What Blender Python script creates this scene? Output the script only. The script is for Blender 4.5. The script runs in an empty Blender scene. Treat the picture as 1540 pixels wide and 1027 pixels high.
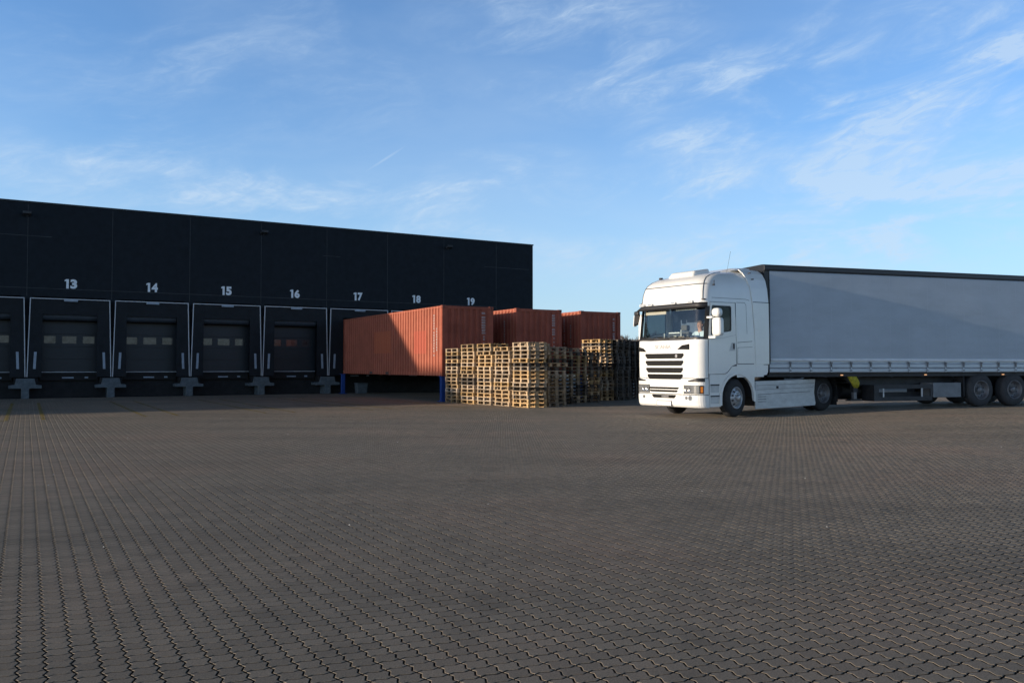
import bpy, bmesh, math, random
import numpy as np
from mathutils import Vector, Matrix, geometry
random.seed(7)
R = math.radians
sc = bpy.context.scene
COL = sc.collection

# ------------------------------------------------------------------ camera, world, sun
cam_d = bpy.data.cameras.new('camera'); cam = bpy.data.objects.new('camera', cam_d); COL.objects.link(cam)
cam.location = (0, 0, 1.42)
cam.rotation_euler = (R(90 + 1.6726), 0, 0)
cam_d.sensor_width = 36; cam_d.lens = 36 * 1250 / 1540
cam_d.clip_start = 0.1; cam_d.clip_end = 5000
sc.camera = cam

SUN_TRAVEL = 20.0      # azimuth (from +X) the light travels towards
SUN_EL = 7.6
wd = bpy.data.worlds.new('World'); sc.world = wd; wd.use_nodes = True
nt = wd.node_tree; nt.nodes.clear()
def N(t, typ, **kw):
    n = t.nodes.new(typ)
    for k, v in kw.items(): setattr(n, k, v)
    return n
def math_n(t, op, a, b=None, clamp=False):
    n = N(t, 'ShaderNodeMath', operation=op, use_clamp=clamp)
    for i, x in enumerate((a, b)):
        if x is None: continue
        if isinstance(x, (int, float)): n.inputs[i].default_value = x
        else: t.links.new(x, n.inputs[i])
    return n.outputs[0]
def ramp(t, fac, stops):
    n = N(t, 'ShaderNodeValToRGB'); t.links.new(fac, n.inputs[0])
    e = n.color_ramp.elements
    while len(e) > 1: e.remove(e[-1])
    e[0].position = stops[0][0]; e[0].color = col4(stops[0][1])
    for p, c in stops[1:]:
        x = e.new(p); x.color = col4(c)
    return n.outputs[0]
def col4(c):
    if isinstance(c, (int, float)): c = (c, c, c)
    return (c[0], c[1], c[2], 1)
sky = N(nt, 'ShaderNodeTexSky', sky_type='NISHITA')
sky.sun_disc = False; sky.sun_elevation = R(SUN_EL + 9)
dx, dy = -math.cos(R(SUN_TRAVEL)), -math.sin(R(SUN_TRAVEL))
sky.sun_rotation = math.atan2(dx, dy)
sky.air_density = 1.0; sky.dust_density = 0.35; sky.ozone_density = 2.2; sky.altitude = 0
SKY_K = 0.15
tc = N(nt, 'ShaderNodeTexCoord')
sx = N(nt, 'ShaderNodeSeparateXYZ'); nt.links.new(tc.outputs['Generated'], sx.inputs[0])
# thin cirrus: soft banks at fixed azimuths and elevations, broken up by stretched noise
az = math_n(nt, 'ARCTAN2', sx.outputs[0], sx.outputs[1]); ele = math_n(nt, 'ARCSINE', sx.outputs[2])
cmb = N(nt, 'ShaderNodeCombineXYZ'); nt.links.new(az, cmb.inputs[0]); nt.links.new(ele, cmb.inputs[1])
def cloud(scale, stretch, rot, loc, detail, rough, dist, lo, hi):
    mp = N(nt, 'ShaderNodeMapping'); nt.links.new(cmb.outputs[0], mp.inputs[0])
    mp.inputs['Rotation'].default_value = (0, 0, R(rot)); mp.inputs['Location'].default_value = loc
    mq = N(nt, 'ShaderNodeMapping'); nt.links.new(mp.outputs[0], mq.inputs[0]); mq.inputs['Scale'].default_value = (1, stretch, 1)
    nz = N(nt, 'ShaderNodeTexNoise'); nt.links.new(mq.outputs[0], nz.inputs['Vector'])
    nz.inputs['Scale'].default_value = scale; nz.inputs['Detail'].default_value = detail
    nz.inputs['Roughness'].default_value = rough; nz.inputs['Distortion'].default_value = dist
    mr = N(nt, 'ShaderNodeMapRange', interpolation_type='SMOOTHSTEP'); nt.links.new(nz.outputs[0], mr.inputs[0])
    mr.inputs[1].default_value = lo; mr.inputs[2].default_value = hi
    return mr.outputs[0]
def bank(total, a, e, ra, re, rot, amp):
    mp = N(nt, 'ShaderNodeMapping', vector_type='TEXTURE'); nt.links.new(cmb.outputs[0], mp.inputs[0])
    mp.inputs['Location'].default_value = (R(a), R(e), 0); mp.inputs['Rotation'].default_value = (0, 0, R(rot)); mp.inputs['Scale'].default_value = (R(ra), R(re), 1)
    g = N(nt, 'ShaderNodeTexGradient', gradient_type='SPHERICAL'); nt.links.new(mp.outputs[0], g.inputs[0])
    v = math_n(nt, 'MULTIPLY', math_n(nt, 'POWER', g.outputs['Fac'], 1.0), amp)
    return v if total is None else math_n(nt, 'ADD', total, v)
BANKS = [(4, 22.8, 12, 4.5, -6, 0.5), (8, 18.6, 12, 3.0, -4, 0.75), (12, 15.0, 6, 1.8, -2, 0.8), (19, 17.6, 9, 3.2, -7, 0.9), (27, 20.5, 11, 5.0, 10, 0.85),
         (27, 13.5, 17, 7, 6, 1.1), (-2, 12.6, 8, 2.4, 8, 1.0), (-14, 11.4, 10, 2.2, 5, 0.95), (-25, 12.2, 12, 3.6, 0, 0.8), (-6, 9.4, 14, 2.4, 3, 0.6),
         (20, 11.3, 10, 1.6, -6, 0.75), (9, 11.6, 18, 2.2, 2, 0.9), (25, 8.0, 20, 4.0, 3, 1.1), (10, 7.0, 14, 2.4, 0, 1.0), (34, 19.0, 8, 3.2, 16, 0.8), (-18, 19, 18, 7, 5, 0.28),
         (-60, 20, 25, 9, 0, 0.8), (75, 22, 30, 9, 10, 0.8), (140, 25, 40, 10, 0, 0.7), (-130, 18, 40, 8, 0, 0.7)]
tot = None
for bk_ in BANKS: tot = bank(tot, *bk_)
c1 = cloud(5.5, 2.6, -8, (3.1, 1.2, 0), 10, 0.60, 0.8, 0.38, 0.74)
c3 = cloud(20, 3.2, -14, (1.0, 7.0, 0), 9, 0.66, 1.3, 0.32, 0.78)
tex = math_n(nt, 'MULTIPLY', c1, math_n(nt, 'ADD', math_n(nt, 'MULTIPLY', c3, 0.85), 0.35))
cov = math_n(nt, 'MULTIPLY', math_n(nt, 'MULTIPLY', tot, tex), 1.40)
veil = cloud(1.6, 3.5, 4, (4, 2, 0), 6, 0.55, 0.4, 0.35, 0.8)
cov = math_n(nt, 'ADD', cov, math_n(nt, 'MULTIPLY', veil, 0.22)); cov = math_n(nt, 'MINIMUM', cov, 0.66)
mpc = N(nt, 'ShaderNodeMapping', vector_type='TEXTURE'); nt.links.new(cmb.outputs[0], mpc.inputs[0]); mpc.inputs['Location'].default_value = (R(-8.7), R(13.9), 0); mpc.inputs['Rotation'].default_value = (0, 0, R(33)); mpc.inputs['Scale'].default_value = (R(1.7), R(0.11), 1)
gc = N(nt, 'ShaderNodeTexGradient', gradient_type='SPHERICAL'); nt.links.new(mpc.outputs[0], gc.inputs[0]); cov = math_n(nt, 'ADD', cov, math_n(nt, 'MULTIPLY', gc.outputs['Fac'], 0.28), clamp=True)
hz = ramp(nt, sx.outputs[2], [(0.0, 0.80), (0.08, 0.62), (0.16, 0.34), (0.26, 0.10), (0.5, 0.0)])
skm = N(nt, 'ShaderNodeMix', data_type='RGBA', blend_type='MULTIPLY'); skm.inputs[0].default_value = 1
# unseen sky behind the camera: brighter low band added to fill the shaded sides
fwd = N(nt, 'ShaderNodeMapRange', interpolation_type='SMOOTHSTEP'); nt.links.new(sx.outputs[1], fwd.inputs[0]); fwd.inputs[1].default_value = -0.35; fwd.inputs[2].default_value = 0.55
tn = N(nt, 'ShaderNodeMix', data_type='RGBA'); nt.links.new(fwd.outputs[0], tn.inputs[0])
tn.inputs[6].default_value = (SKY_K * 1.45, SKY_K * 1.60, SKY_K * 2.0, 1); tn.inputs[7].default_value = (SKY_K * 0.74, SKY_K * 1.08, SKY_K * 1.42, 1)
elf = ramp(nt, sx.outputs[2], [(0.0, 1.0), (0.40, 1.0), (0.52, 0.35), (0.68, 0.07)])      # sky above the view darkened to cut skylight on the ground
elb = ramp(nt, sx.outputs[2], [(0.0, 1.0), (0.22, 0.85), (0.42, 0.22), (0.66, 0.06)])
elm = N(nt, 'ShaderNodeMix', data_type='RGBA'); nt.links.new(fwd.outputs[0], elm.inputs[0]); nt.links.new(elb, elm.inputs[6]); nt.links.new(elf, elm.inputs[7]); el = elm.outputs[2]
tv = N(nt, 'ShaderNodeMix', data_type='RGBA', blend_type='MULTIPLY'); tv.inputs[0].default_value = 1; nt.links.new(tn.outputs[2], tv.inputs[6]); nt.links.new(el, tv.inputs[7])
nt.links.new(sky.outputs[0], skm.inputs[6]); nt.links.new(tv.outputs[2], skm.inputs[7])
m1 = N(nt, 'ShaderNodeMix', data_type='RGBA'); nt.links.new(math_n(nt, 'MULTIPLY', hz, math_n(nt, 'ADD', math_n(nt, 'MULTIPLY', fwd.outputs[0], 0.85), 0.15)), m1.inputs[0]); nt.links.new(skm.outputs[2], m1.inputs[6])
m1.inputs[7].default_value = (0.52, 0.69, 0.85, 1)
m2 = N(nt, 'ShaderNodeMix', data_type='RGBA'); nt.links.new(math_n(nt, 'MULTIPLY', cov, math_n(nt, 'ADD', math_n(nt, 'MULTIPLY', fwd.outputs[0], 0.85), 0.15)), m2.inputs[0]); nt.links.new(m1.outputs[2], m2.inputs[6])
m2.inputs[7].default_value = (0.60, 0.75, 0.92, 1)
bg = N(nt, 'ShaderNodeBackground'); nt.links.new(m2.outputs[2], bg.inputs[0]); bg.inputs[1].default_value = 1.0
wo = N(nt, 'ShaderNodeOutputWorld'); nt.links.new(bg.outputs[0], wo.inputs[0])

sl = bpy.data.lights.new('sun', 'SUN'); sun = bpy.data.objects.new('sun', sl); COL.objects.link(sun)
sl.energy = 5.0; sl.angle = R(0.5); sl.color = (1.0, 0.84, 0.66)
tosun = Vector((dx * math.cos(R(SUN_EL)), dy * math.cos(R(SUN_EL)), math.sin(R(SUN_EL))))
sun.rotation_euler = tosun.to_track_quat('Z', 'Y').to_euler()
vs = sc.view_settings; vs.view_transform = 'Standard'; vs.look = 'None'; vs.gamma = 1; vs.exposure = 0.0
sc.cycles.max_bounces = 6; sc.cycles.transparent_max_bounces = 12

# ------------------------------------------------------------------ materials
def mat(name, color, rough=0.6, metal=0.0, noise=None, bump=None, emit=None, spec=None, coat=None):
    """noise=(scale, amount, detail[, scale vector]) varies the value; bump=(scale, strength, distance)"""
    m = bpy.data.materials.new(name); m.use_nodes = True; t = m.node_tree
    b = t.nodes['Principled BSDF']
    b.inputs['Base Color'].default_value = col4(color); b.inputs['Roughness'].default_value = rough
    b.inputs['Metallic'].default_value = metal
    if spec is not None: b.inputs['Specular IOR Level'].default_value = spec
    if coat: b.inputs['Coat Weight'].default_value = coat; b.inputs['Coat Roughness'].default_value = 0.08
    if emit: b.inputs['Emission Color'].default_value = col4(emit[0]); b.inputs['Emission Strength'].default_value = emit[1]
    co = N(t, 'ShaderNodeTexCoord')
    if noise:
        src = co.outputs['Object']
        if len(noise) > 3:
            mp = N(t, 'ShaderNodeMapping'); t.links.new(src, mp.inputs[0]); mp.inputs['Scale'].default_value = noise[3]; src = mp.outputs[0]
        nz = N(t, 'ShaderNodeTexNoise'); t.links.new(src, nz.inputs['Vector'])
        nz.inputs['Scale'].default_value = noise[0]; nz.inputs['Detail'].default_value = noise[2]; nz.inputs['Roughness'].default_value = 0.65
        c = color if not isinstance(color, (int, float)) else (color,) * 3
        a = noise[1]
        r = ramp(t, nz.outputs[0], [(0.28, tuple(x * (1 - a) for x in c)), (0.72, tuple(min(1, x * (1 + a)) for x in c))])
        t.links.new(r, b.inputs['Base Color'])
    if bump:
        nz2 = N(t, 'ShaderNodeTexNoise'); t.links.new(co.outputs['Object'], nz2.inputs['Vector'])
        nz2.inputs['Scale'].default_value = bump[0]; nz2.inputs['Detail'].default_value = 4
        bp = N(t, 'ShaderNodeBump'); t.links.new(nz2.outputs[0], bp.inputs['Height'])
        bp.inputs['Strength'].default_value = bump[1]; bp.inputs['Distance'].default_value = bump[2]
        t.links.new(bp.outputs[0], b.inputs['Normal'])
    return m

def glass_mat(name, tint, refl=1.0):
    m = bpy.data.materials.new(name); m.use_nodes = True; t = m.node_tree; t.nodes.clear()
    tr = N(t, 'ShaderNodeBsdfTransparent'); tr.inputs[0].default_value = col4(tint)
    gl = N(t, 'ShaderNodeBsdfGlossy'); gl.inputs['Roughness'].default_value = 0.03
    lw = N(t, 'ShaderNodeFresnel'); lw.inputs[0].default_value = 1.5
    f = math_n(t, 'MULTIPLY', lw.outputs[0], refl, clamp=True)
    mx = N(t, 'ShaderNodeMixShader'); t.links.new(f, mx.inputs[0]); t.links.new(tr.outputs[0], mx.inputs[1]); t.links.new(gl.outputs[0], mx.inputs[2])
    o = N(t, 'ShaderNodeOutputMaterial'); t.links.new(mx.outputs[0], o.inputs[0])
    return m

M = {}
M['white'] = mat('white_paint', (0.86, 0.86, 0.83), 0.30, noise=(1.3, 0.05, 5), coat=0.3)
M['white_dirty'] = mat('dirty_white_paint', (0.60, 0.61, 0.60), 0.5, noise=(2.2, 0.20, 6, (1, 1, 2.5)))
M['black'] = mat('black_plastic', (0.018, 0.018, 0.02), 0.5)
M['dark'] = mat('dark_chassis', (0.025, 0.026, 0.03), 0.6, noise=(5, 0.4, 4))
M['rubber'] = mat('rubber', (0.022, 0.022, 0.024), 0.8, noise=(8, 0.35, 4))
M['tyre_dusty'] = mat('dusty_rubber', (0.045, 0.046, 0.05), 0.85, noise=(6, 0.3, 4))
M['steel'] = mat('wheel_steel', (0.42, 0.43, 0.45), 0.4, 0.5, noise=(10, 0.25, 4))
M['steel_dark'] = mat('dark_wheel_steel', (0.17, 0.17, 0.18), 0.5, 0.3, noise=(10, 0.25, 4))
M['alu'] = mat('aluminium', (0.42, 0.455, 0.50), 0.42, 0.55, noise=(3, 0.15, 5, (0.4, 1, 4)))
M['gap'] = mat('panel_gap', (0.05, 0.05, 0.055), 0.8)
M['grille'] = mat('grille_black', (0.009, 0.0085, 0.008), 0.7, spec=0.2)
M['glass'] = glass_mat('windscreen_glass', (0.86, 0.94, 0.94), 1.3)
M['side_glass'] = glass_mat('side_glass', (0.30, 0.33, 0.34), 0.15)
M['lens'] = mat('headlamp_lens', (0.42, 0.43, 0.44), 0.12, 0.6)
M['letter'] = mat('letter_grey', (0.52, 0.51, 0.49), 0.4)
M['orange'] = mat('orange_lens', (0.62, 0.20, 0.02), 0.25)
M['marker'] = mat('marker_lamp', (1.0, 0.5, 0.2), 0.3, emit=((1.0, 0.5, 0.22), 0.7))
M['chrome'] = mat('chrome', (0.7, 0.7, 0.7), 0.15, 1.0)
M['curtain'] = mat('grey_tarpaulin', (0.42, 0.475, 0.54), 0.5, noise=(1.1, 0.10, 8, (0.7, 1, 2.2)), bump=(3.0, 0.12, 0.02))
M['curtain_seam'] = mat('tarpaulin_seam', (0.45, 0.50, 0.565), 0.55)
M['box_grey'] = mat('grey_box_paint', (0.17, 0.185, 0.205), 0.5, noise=(4, 0.2, 5))
M['rail_black'] = mat('roof_rail_black', (0.02, 0.021, 0.024), 0.45)
M['hem'] = mat('white_hem', (0.90, 0.90, 0.90), 0.4, noise=(4, 0.12, 4))
M['yellow_cloth'] = mat('yellow_cloth', (0.42, 0.36, 0.03), 0.8, noise=(9, 0.4, 4))
M['interior'] = mat('cab_interior', (0.10, 0.095, 0.09), 0.8)
M['drape'] = mat('cab_drape', (0.09, 0.12, 0.18), 0.9, noise=(3, 0.2, 4))
M['beige'] = mat('beige_blind', (0.62, 0.50, 0.38), 0.8)
M['paper'] = mat('paper', (0.75, 0.74, 0.70), 0.8)
M['skin'] = mat('skin', (0.52, 0.27, 0.19), 0.5)
M['shirt'] = mat('pale_shirt', (0.62, 0.70, 0.74), 0.8)
M['trouser'] = mat('dark_trouser', (0.03, 0.035, 0.05), 0.8)
M['hair'] = mat('brown_hair', (0.09, 0.055, 0.035), 0.7)
M['wall'] = mat('black_cladding', (0.0115, 0.0165, 0.0225), 0.75, noise=(3.0, 0.28, 8, (1, 1, 1)), bump=(30, 0.25, 0.01), spec=0.25)
M['seam'] = mat('cladding_seam', (0.038, 0.043, 0.048), 0.7, noise=(2.0, 0.5, 4))
M['number'] = mat('number_white', (0.82, 0.87, 0.92), 0.7, noise=(7, 0.12, 5))
M['shelter'] = mat('shelter_fabric', (0.0105, 0.0135, 0.0175), 0.7, noise=(2.5, 0.3, 5), bump=(1.7, 0.5, 0.08), spec=0.3)
M['hood'] = mat('hood_fabric', (0.035, 0.045, 0.058), 0.6, noise=(4, 0.3, 5), bump=(2.5, 0.5, 0.06))
M['trim'] = mat('white_trim', (0.55, 0.57, 0.60), 0.5, noise=(3, 0.15, 4))
M['door'] = mat('dock_door', (0.018, 0.023, 0.030), 0.45, noise=(2, 0.15, 4), spec=0.4)
M['pane'] = mat('door_pane', (0.06, 0.062, 0.066), 0.15, 0.2, noise=(5, 0.6, 6))
M['concrete'] = mat('pier_concrete', (0.105, 0.13, 0.145), 0.85, noise=(6, 0.35, 6), bump=(18, 0.5, 0.01))
M['plinth'] = mat('plinth_dark', (0.02, 0.021, 0.023), 0.9, noise=(4, 0.4, 5))
M['guide'] = mat('guide_grey', (0.30, 0.36, 0.43), 0.6, noise=(6, 0.2, 4))
M['cap'] = mat('roof_cap', (0.02, 0.023, 0.027), 0.4, 0.4)
M['blue'] = mat('blue_paint', (0.010, 0.055, 0.26), 0.5, noise=(7, 0.25, 4))
M['yellow'] = None
M['mark'] = mat('marking_white', (0.50, 0.47, 0.45), 0.7, noise=(20, 0.3, 4))
M['bark'] = mat('bark', (0.16, 0.13, 0.115), 0.9)
M['hedge'] = mat('hedge_green', (0.030, 0.036, 0.018), 0.9, noise=(2, 0.5, 5))
M['bin'] = mat('pale_bin', (0.085, 0.105, 0.12), 0.6, noise=(5, 0.3, 4))
M['rubber_bump'] = mat('dock_rubber', (0.012, 0.012, 0.013), 0.8)

def container_mat(name, base, patches, seed):
    m = bpy.data.materials.new(name); m.use_nodes = True; t = m.node_tree; b = t.nodes['Principled BSDF']
    b.inputs['Roughness'].default_value = 0.75; b.inputs['Specular IOR Level'].default_value = 0.15
    co = N(t, 'ShaderNodeTexCoord'); sp = N(t, 'ShaderNodeSeparateXYZ'); t.links.new(co.outputs['Object'], sp.inputs[0])
    mp = N(t, 'ShaderNodeMapping'); t.links.new(co.outputs['Object'], mp.inputs[0]); mp.inputs['Location'].default_value = (seed * 3.1, seed, 0)
    n1 = N(t, 'ShaderNodeTexNoise'); t.links.new(mp.outputs[0], n1.inputs['Vector']); n1.inputs['Scale'].default_value = 1.3; n1.inputs['Detail'].default_value = 7; n1.inputs['Roughness'].default_value = 0.7
    mp2 = N(t, 'ShaderNodeMapping'); t.links.new(mp.outputs[0], mp2.inputs[0]); mp2.inputs['Scale'].default_value = (7, 7, 0.7)
    n2 = N(t, 'ShaderNodeTexNoise'); t.links.new(mp2.outputs[0], n2.inputs['Vector']); n2.inputs['Scale'].default_value = 1.6; n2.inputs['Detail'].default_value = 6
    cA = ramp(t, n1.outputs[0], [(0.3, tuple(x * 0.78 for x in base)), (0.7, tuple(x * 1.22 for x in base))])
    stain = ramp(t, n2.outputs[0], [(0.56, 0.0), (0.72, 0.55)])
    mx = N(t, 'ShaderNodeMix', data_type='RGBA'); t.links.new(stain, mx.inputs[0]); t.links.new(cA, mx.inputs[6]); mx.inputs[7].default_value = col4((base[0] * 0.55, base[1] * 0.5, base[2] * 0.5))
    # sun stripes put into the colour: paler outstanding ribs on the long sides
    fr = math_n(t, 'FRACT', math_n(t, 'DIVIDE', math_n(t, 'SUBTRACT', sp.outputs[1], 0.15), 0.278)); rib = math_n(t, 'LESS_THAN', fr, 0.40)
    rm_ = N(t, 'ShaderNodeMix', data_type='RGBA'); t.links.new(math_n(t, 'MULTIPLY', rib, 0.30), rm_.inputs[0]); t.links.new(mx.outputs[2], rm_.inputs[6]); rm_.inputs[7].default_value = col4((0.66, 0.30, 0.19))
    cur = rm_.outputs[2]
    for (axis, a0, a1, z0, z1, colr, xlim) in patches:
        o = sp.outputs[axis]
        f = math_n(t, 'MULTIPLY', math_n(t, 'GREATER_THAN', o, a0), math_n(t, 'LESS_THAN', o, a1))
        f = math_n(t, 'MULTIPLY', f, math_n(t, 'MULTIPLY', math_n(t, 'GREATER_THAN', sp.outputs[2], z0), math_n(t, 'LESS_THAN', sp.outputs[2], z1)))
        f = math_n(t, 'MULTIPLY', f, math_n(t, 'LESS_THAN', sp.outputs[0], xlim) if axis == 1 else math_n(t, 'GREATER_THAN', sp.outputs[1], xlim))
        q = N(t, 'ShaderNodeMix', data_type='RGBA'); t.links.new(f, q.inputs[0]); t.links.new(cur, q.inputs[6]); q.inputs[7].default_value = col4(colr)
        cur = q.outputs[2]
    t.links.new(cur, b.inputs['Base Color'])
    return m

def wood_mat(name, base, seed):
    m = bpy.data.materials.new(name); m.use_nodes = True; t = m.node_tree; b = t.nodes['Principled BSDF']
    b.inputs['Roughness'].default_value = 0.85
    co = N(t, 'ShaderNodeTexCoord'); oi = N(t, 'ShaderNodeObjectInfo')
    va = N(t, 'ShaderNodeVectorMath', operation='ADD'); t.links.new(co.outputs['Object'], va.inputs[0])
    sc_ = N(t, 'ShaderNodeVectorMath', operation='SCALE'); cb = N(t, 'ShaderNodeCombineXYZ')
    for i in range(3): t.links.new(oi.outputs['Random'], cb.inputs[i])
    t.links.new(cb.outputs[0], sc_.inputs[0]); sc_.inputs['Scale'].default_value = 37.0; t.links.new(sc_.outputs[0], va.inputs[1])
    mp = N(t, 'ShaderNodeMapping'); t.links.new(va.outputs[0], mp.inputs[0]); mp.inputs['Scale'].default_value = (1.5, 7, 12)
    n1 = N(t, 'ShaderNodeTexNoise'); t.links.new(mp.outputs[0], n1.inputs['Vector']); n1.inputs['Scale'].default_value = 1.2; n1.inputs['Detail'].default_value = 6
    c = ramp(t, n1.outputs[0], [(0.3, tuple(x * 0.55 for x in base)), (0.55, base), (0.75, tuple(x * 1.35 for x in base))])
    val = math_n(t, 'ADD', math_n(t, 'MULTIPLY', oi.outputs['Random'], 0.7), 0.62)
    hs = N(t, 'ShaderNodeHueSaturation'); t.links.new(c, hs.inputs['Color']); t.links.new(val, hs.inputs['Value'])
    sat = math_n(t, 'ADD', math_n(t, 'MULTIPLY', math_n(t, 'FRACT', math_n(t, 'MULTIPLY', oi.outputs['Random'], 7.3)), 0.55), 0.70)
    t.links.new(sat, hs.inputs['Saturation'])
    t.links.new(hs.outputs[0], b.inputs['Base Color'])
    return m
M['wood'] = wood_mat('pallet_wood', (0.48, 0.34, 0.20), 1)
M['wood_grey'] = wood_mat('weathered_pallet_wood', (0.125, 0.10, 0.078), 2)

def paver_mat():
    m = bpy.data.materials.new('paver_concrete'); m.use_nodes = True; t = m.node_tree; b = t.nodes['Principled BSDF']
    b.inputs['Roughness'].default_value = 0.82; b.inputs['Specular IOR Level'].default_value = 0.3
    g = N(t, 'ShaderNodeNewGeometry')
    at = N(t, 'ShaderNodeAttribute', attribute_name='tone')
    n1 = N(t, 'ShaderNodeTexNoise'); t.links.new(g.outputs['Position'], n1.inputs['Vector']); n1.inputs['Scale'].default_value = 0.22; n1.inputs['Detail'].default_value = 6; n1.inputs['Roughness'].default_value = 0.62
    # dark traffic stains and oil spots
    mpn = N(t, 'ShaderNodeMapping'); t.links.new(g.outputs['Position'], mpn.inputs[0]); mpn.inputs['Rotation'].default_value = (0, 0, R(-25)); mpn.inputs['Scale'].default_value = (0.16, 0.75, 1)
    n3 = N(t, 'ShaderNodeTexNoise'); t.links.new(mpn.outputs[0], n3.inputs['Vector']); n3.inputs['Scale'].default_value = 1.0; n3.inputs['Detail'].default_value = 7; n3.inputs['Roughness'].default_value = 0.6
    st = ramp(t, n3.outputs[0], [(0.36, 0.86), (0.52, 1.0), (0.70, 1.08)])
    n4 = N(t, 'ShaderNodeTexNoise'); t.links.new(g.outputs['Position'], n4.inputs['Vector']); n4.inputs['Scale'].default_value = 1.7; n4.inputs['Detail'].default_value = 4
    so = ramp(t, n4.outputs[0], [(0.30, 0.85), (0.40, 1.0)])
    n2 = N(t, 'ShaderNodeTexNoise'); t.links.new(g.outputs['Position'], n2.inputs['Vector']); n2.inputs['Scale'].default_value = 110; n2.inputs['Detail'].default_value = 5; n2.inputs['Roughness'].default_value = 0.75
    c = ramp(t, n1.outputs[0], [(0.34, (0.208, 0.182, 0.143)), (0.5, (0.238, 0.202, 0.155)), (0.66, (0.290, 0.226, 0.170))])
    k1 = math_n(t, 'ADD', math_n(t, 'MULTIPLY', at.outputs['Fac'], 0.22), 0.91)
    k2 = math_n(t, 'ADD', math_n(t, 'MULTIPLY', n2.outputs[0], 2.6), -0.28)
    k = math_n(t, 'MULTIPLY', math_n(t, 'MULTIPLY', k1, k2), math_n(t, 'MULTIPLY', st, so))
    vm = N(t, 'ShaderNodeVectorMath', operation='SCALE'); t.links.new(c, vm.inputs[0]); t.links.new(k, vm.inputs['Scale'])
    t.links.new(vm.outputs[0], b.inputs['Base Color'])
    bp = N(t, 'ShaderNodeBump'); t.links.new(n2.outputs[0], bp.inputs['Height']); bp.inputs['Strength'].default_value = 0.35; bp.inputs['Distance'].default_value = 0.003
    t.links.new(bp.outputs[0], b.inputs['Normal'])
    return m
M['paver'] = paver_mat()
M['joint'] = mat('joint_dirt_shade', (0.022, 0.020, 0.017), 0.95)  # paver side faces: shade put into the colour, besides the joint dirt

def yellow_mat():
    m = bpy.data.materials.new('worn_yellow_paint'); m.use_nodes = True; t = m.node_tree; t.nodes.clear()
    g = N(t, 'ShaderNodeNewGeometry')
    n = N(t, 'ShaderNodeTexNoise'); t.links.new(g.outputs['Position'], n.inputs['Vector']); n.inputs['Scale'].default_value = 6; n.inputs['Detail'].default_value = 7; n.inputs['Roughness'].default_value = 0.7
    f = ramp(t, n.outputs[0], [(0.38, 0.0), (0.62, 0.75)])
    d = N(t, 'ShaderNodeBsdfDiffuse'); d.inputs[0].default_value = (0.46, 0.34, 0.05, 1)
    tr = N(t, 'ShaderNodeBsdfTransparent'); mx = N(t, 'ShaderNodeMixShader'); t.links.new(f, mx.inputs[0]); t.links.new(tr.outputs[0], mx.inputs[1]); t.links.new(d.outputs[0], mx.inputs[2])
    o = N(t, 'ShaderNodeOutputMaterial'); t.links.new(mx.outputs[0], o.inputs[0])
    return m
M['yellow'] = yellow_mat()

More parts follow.
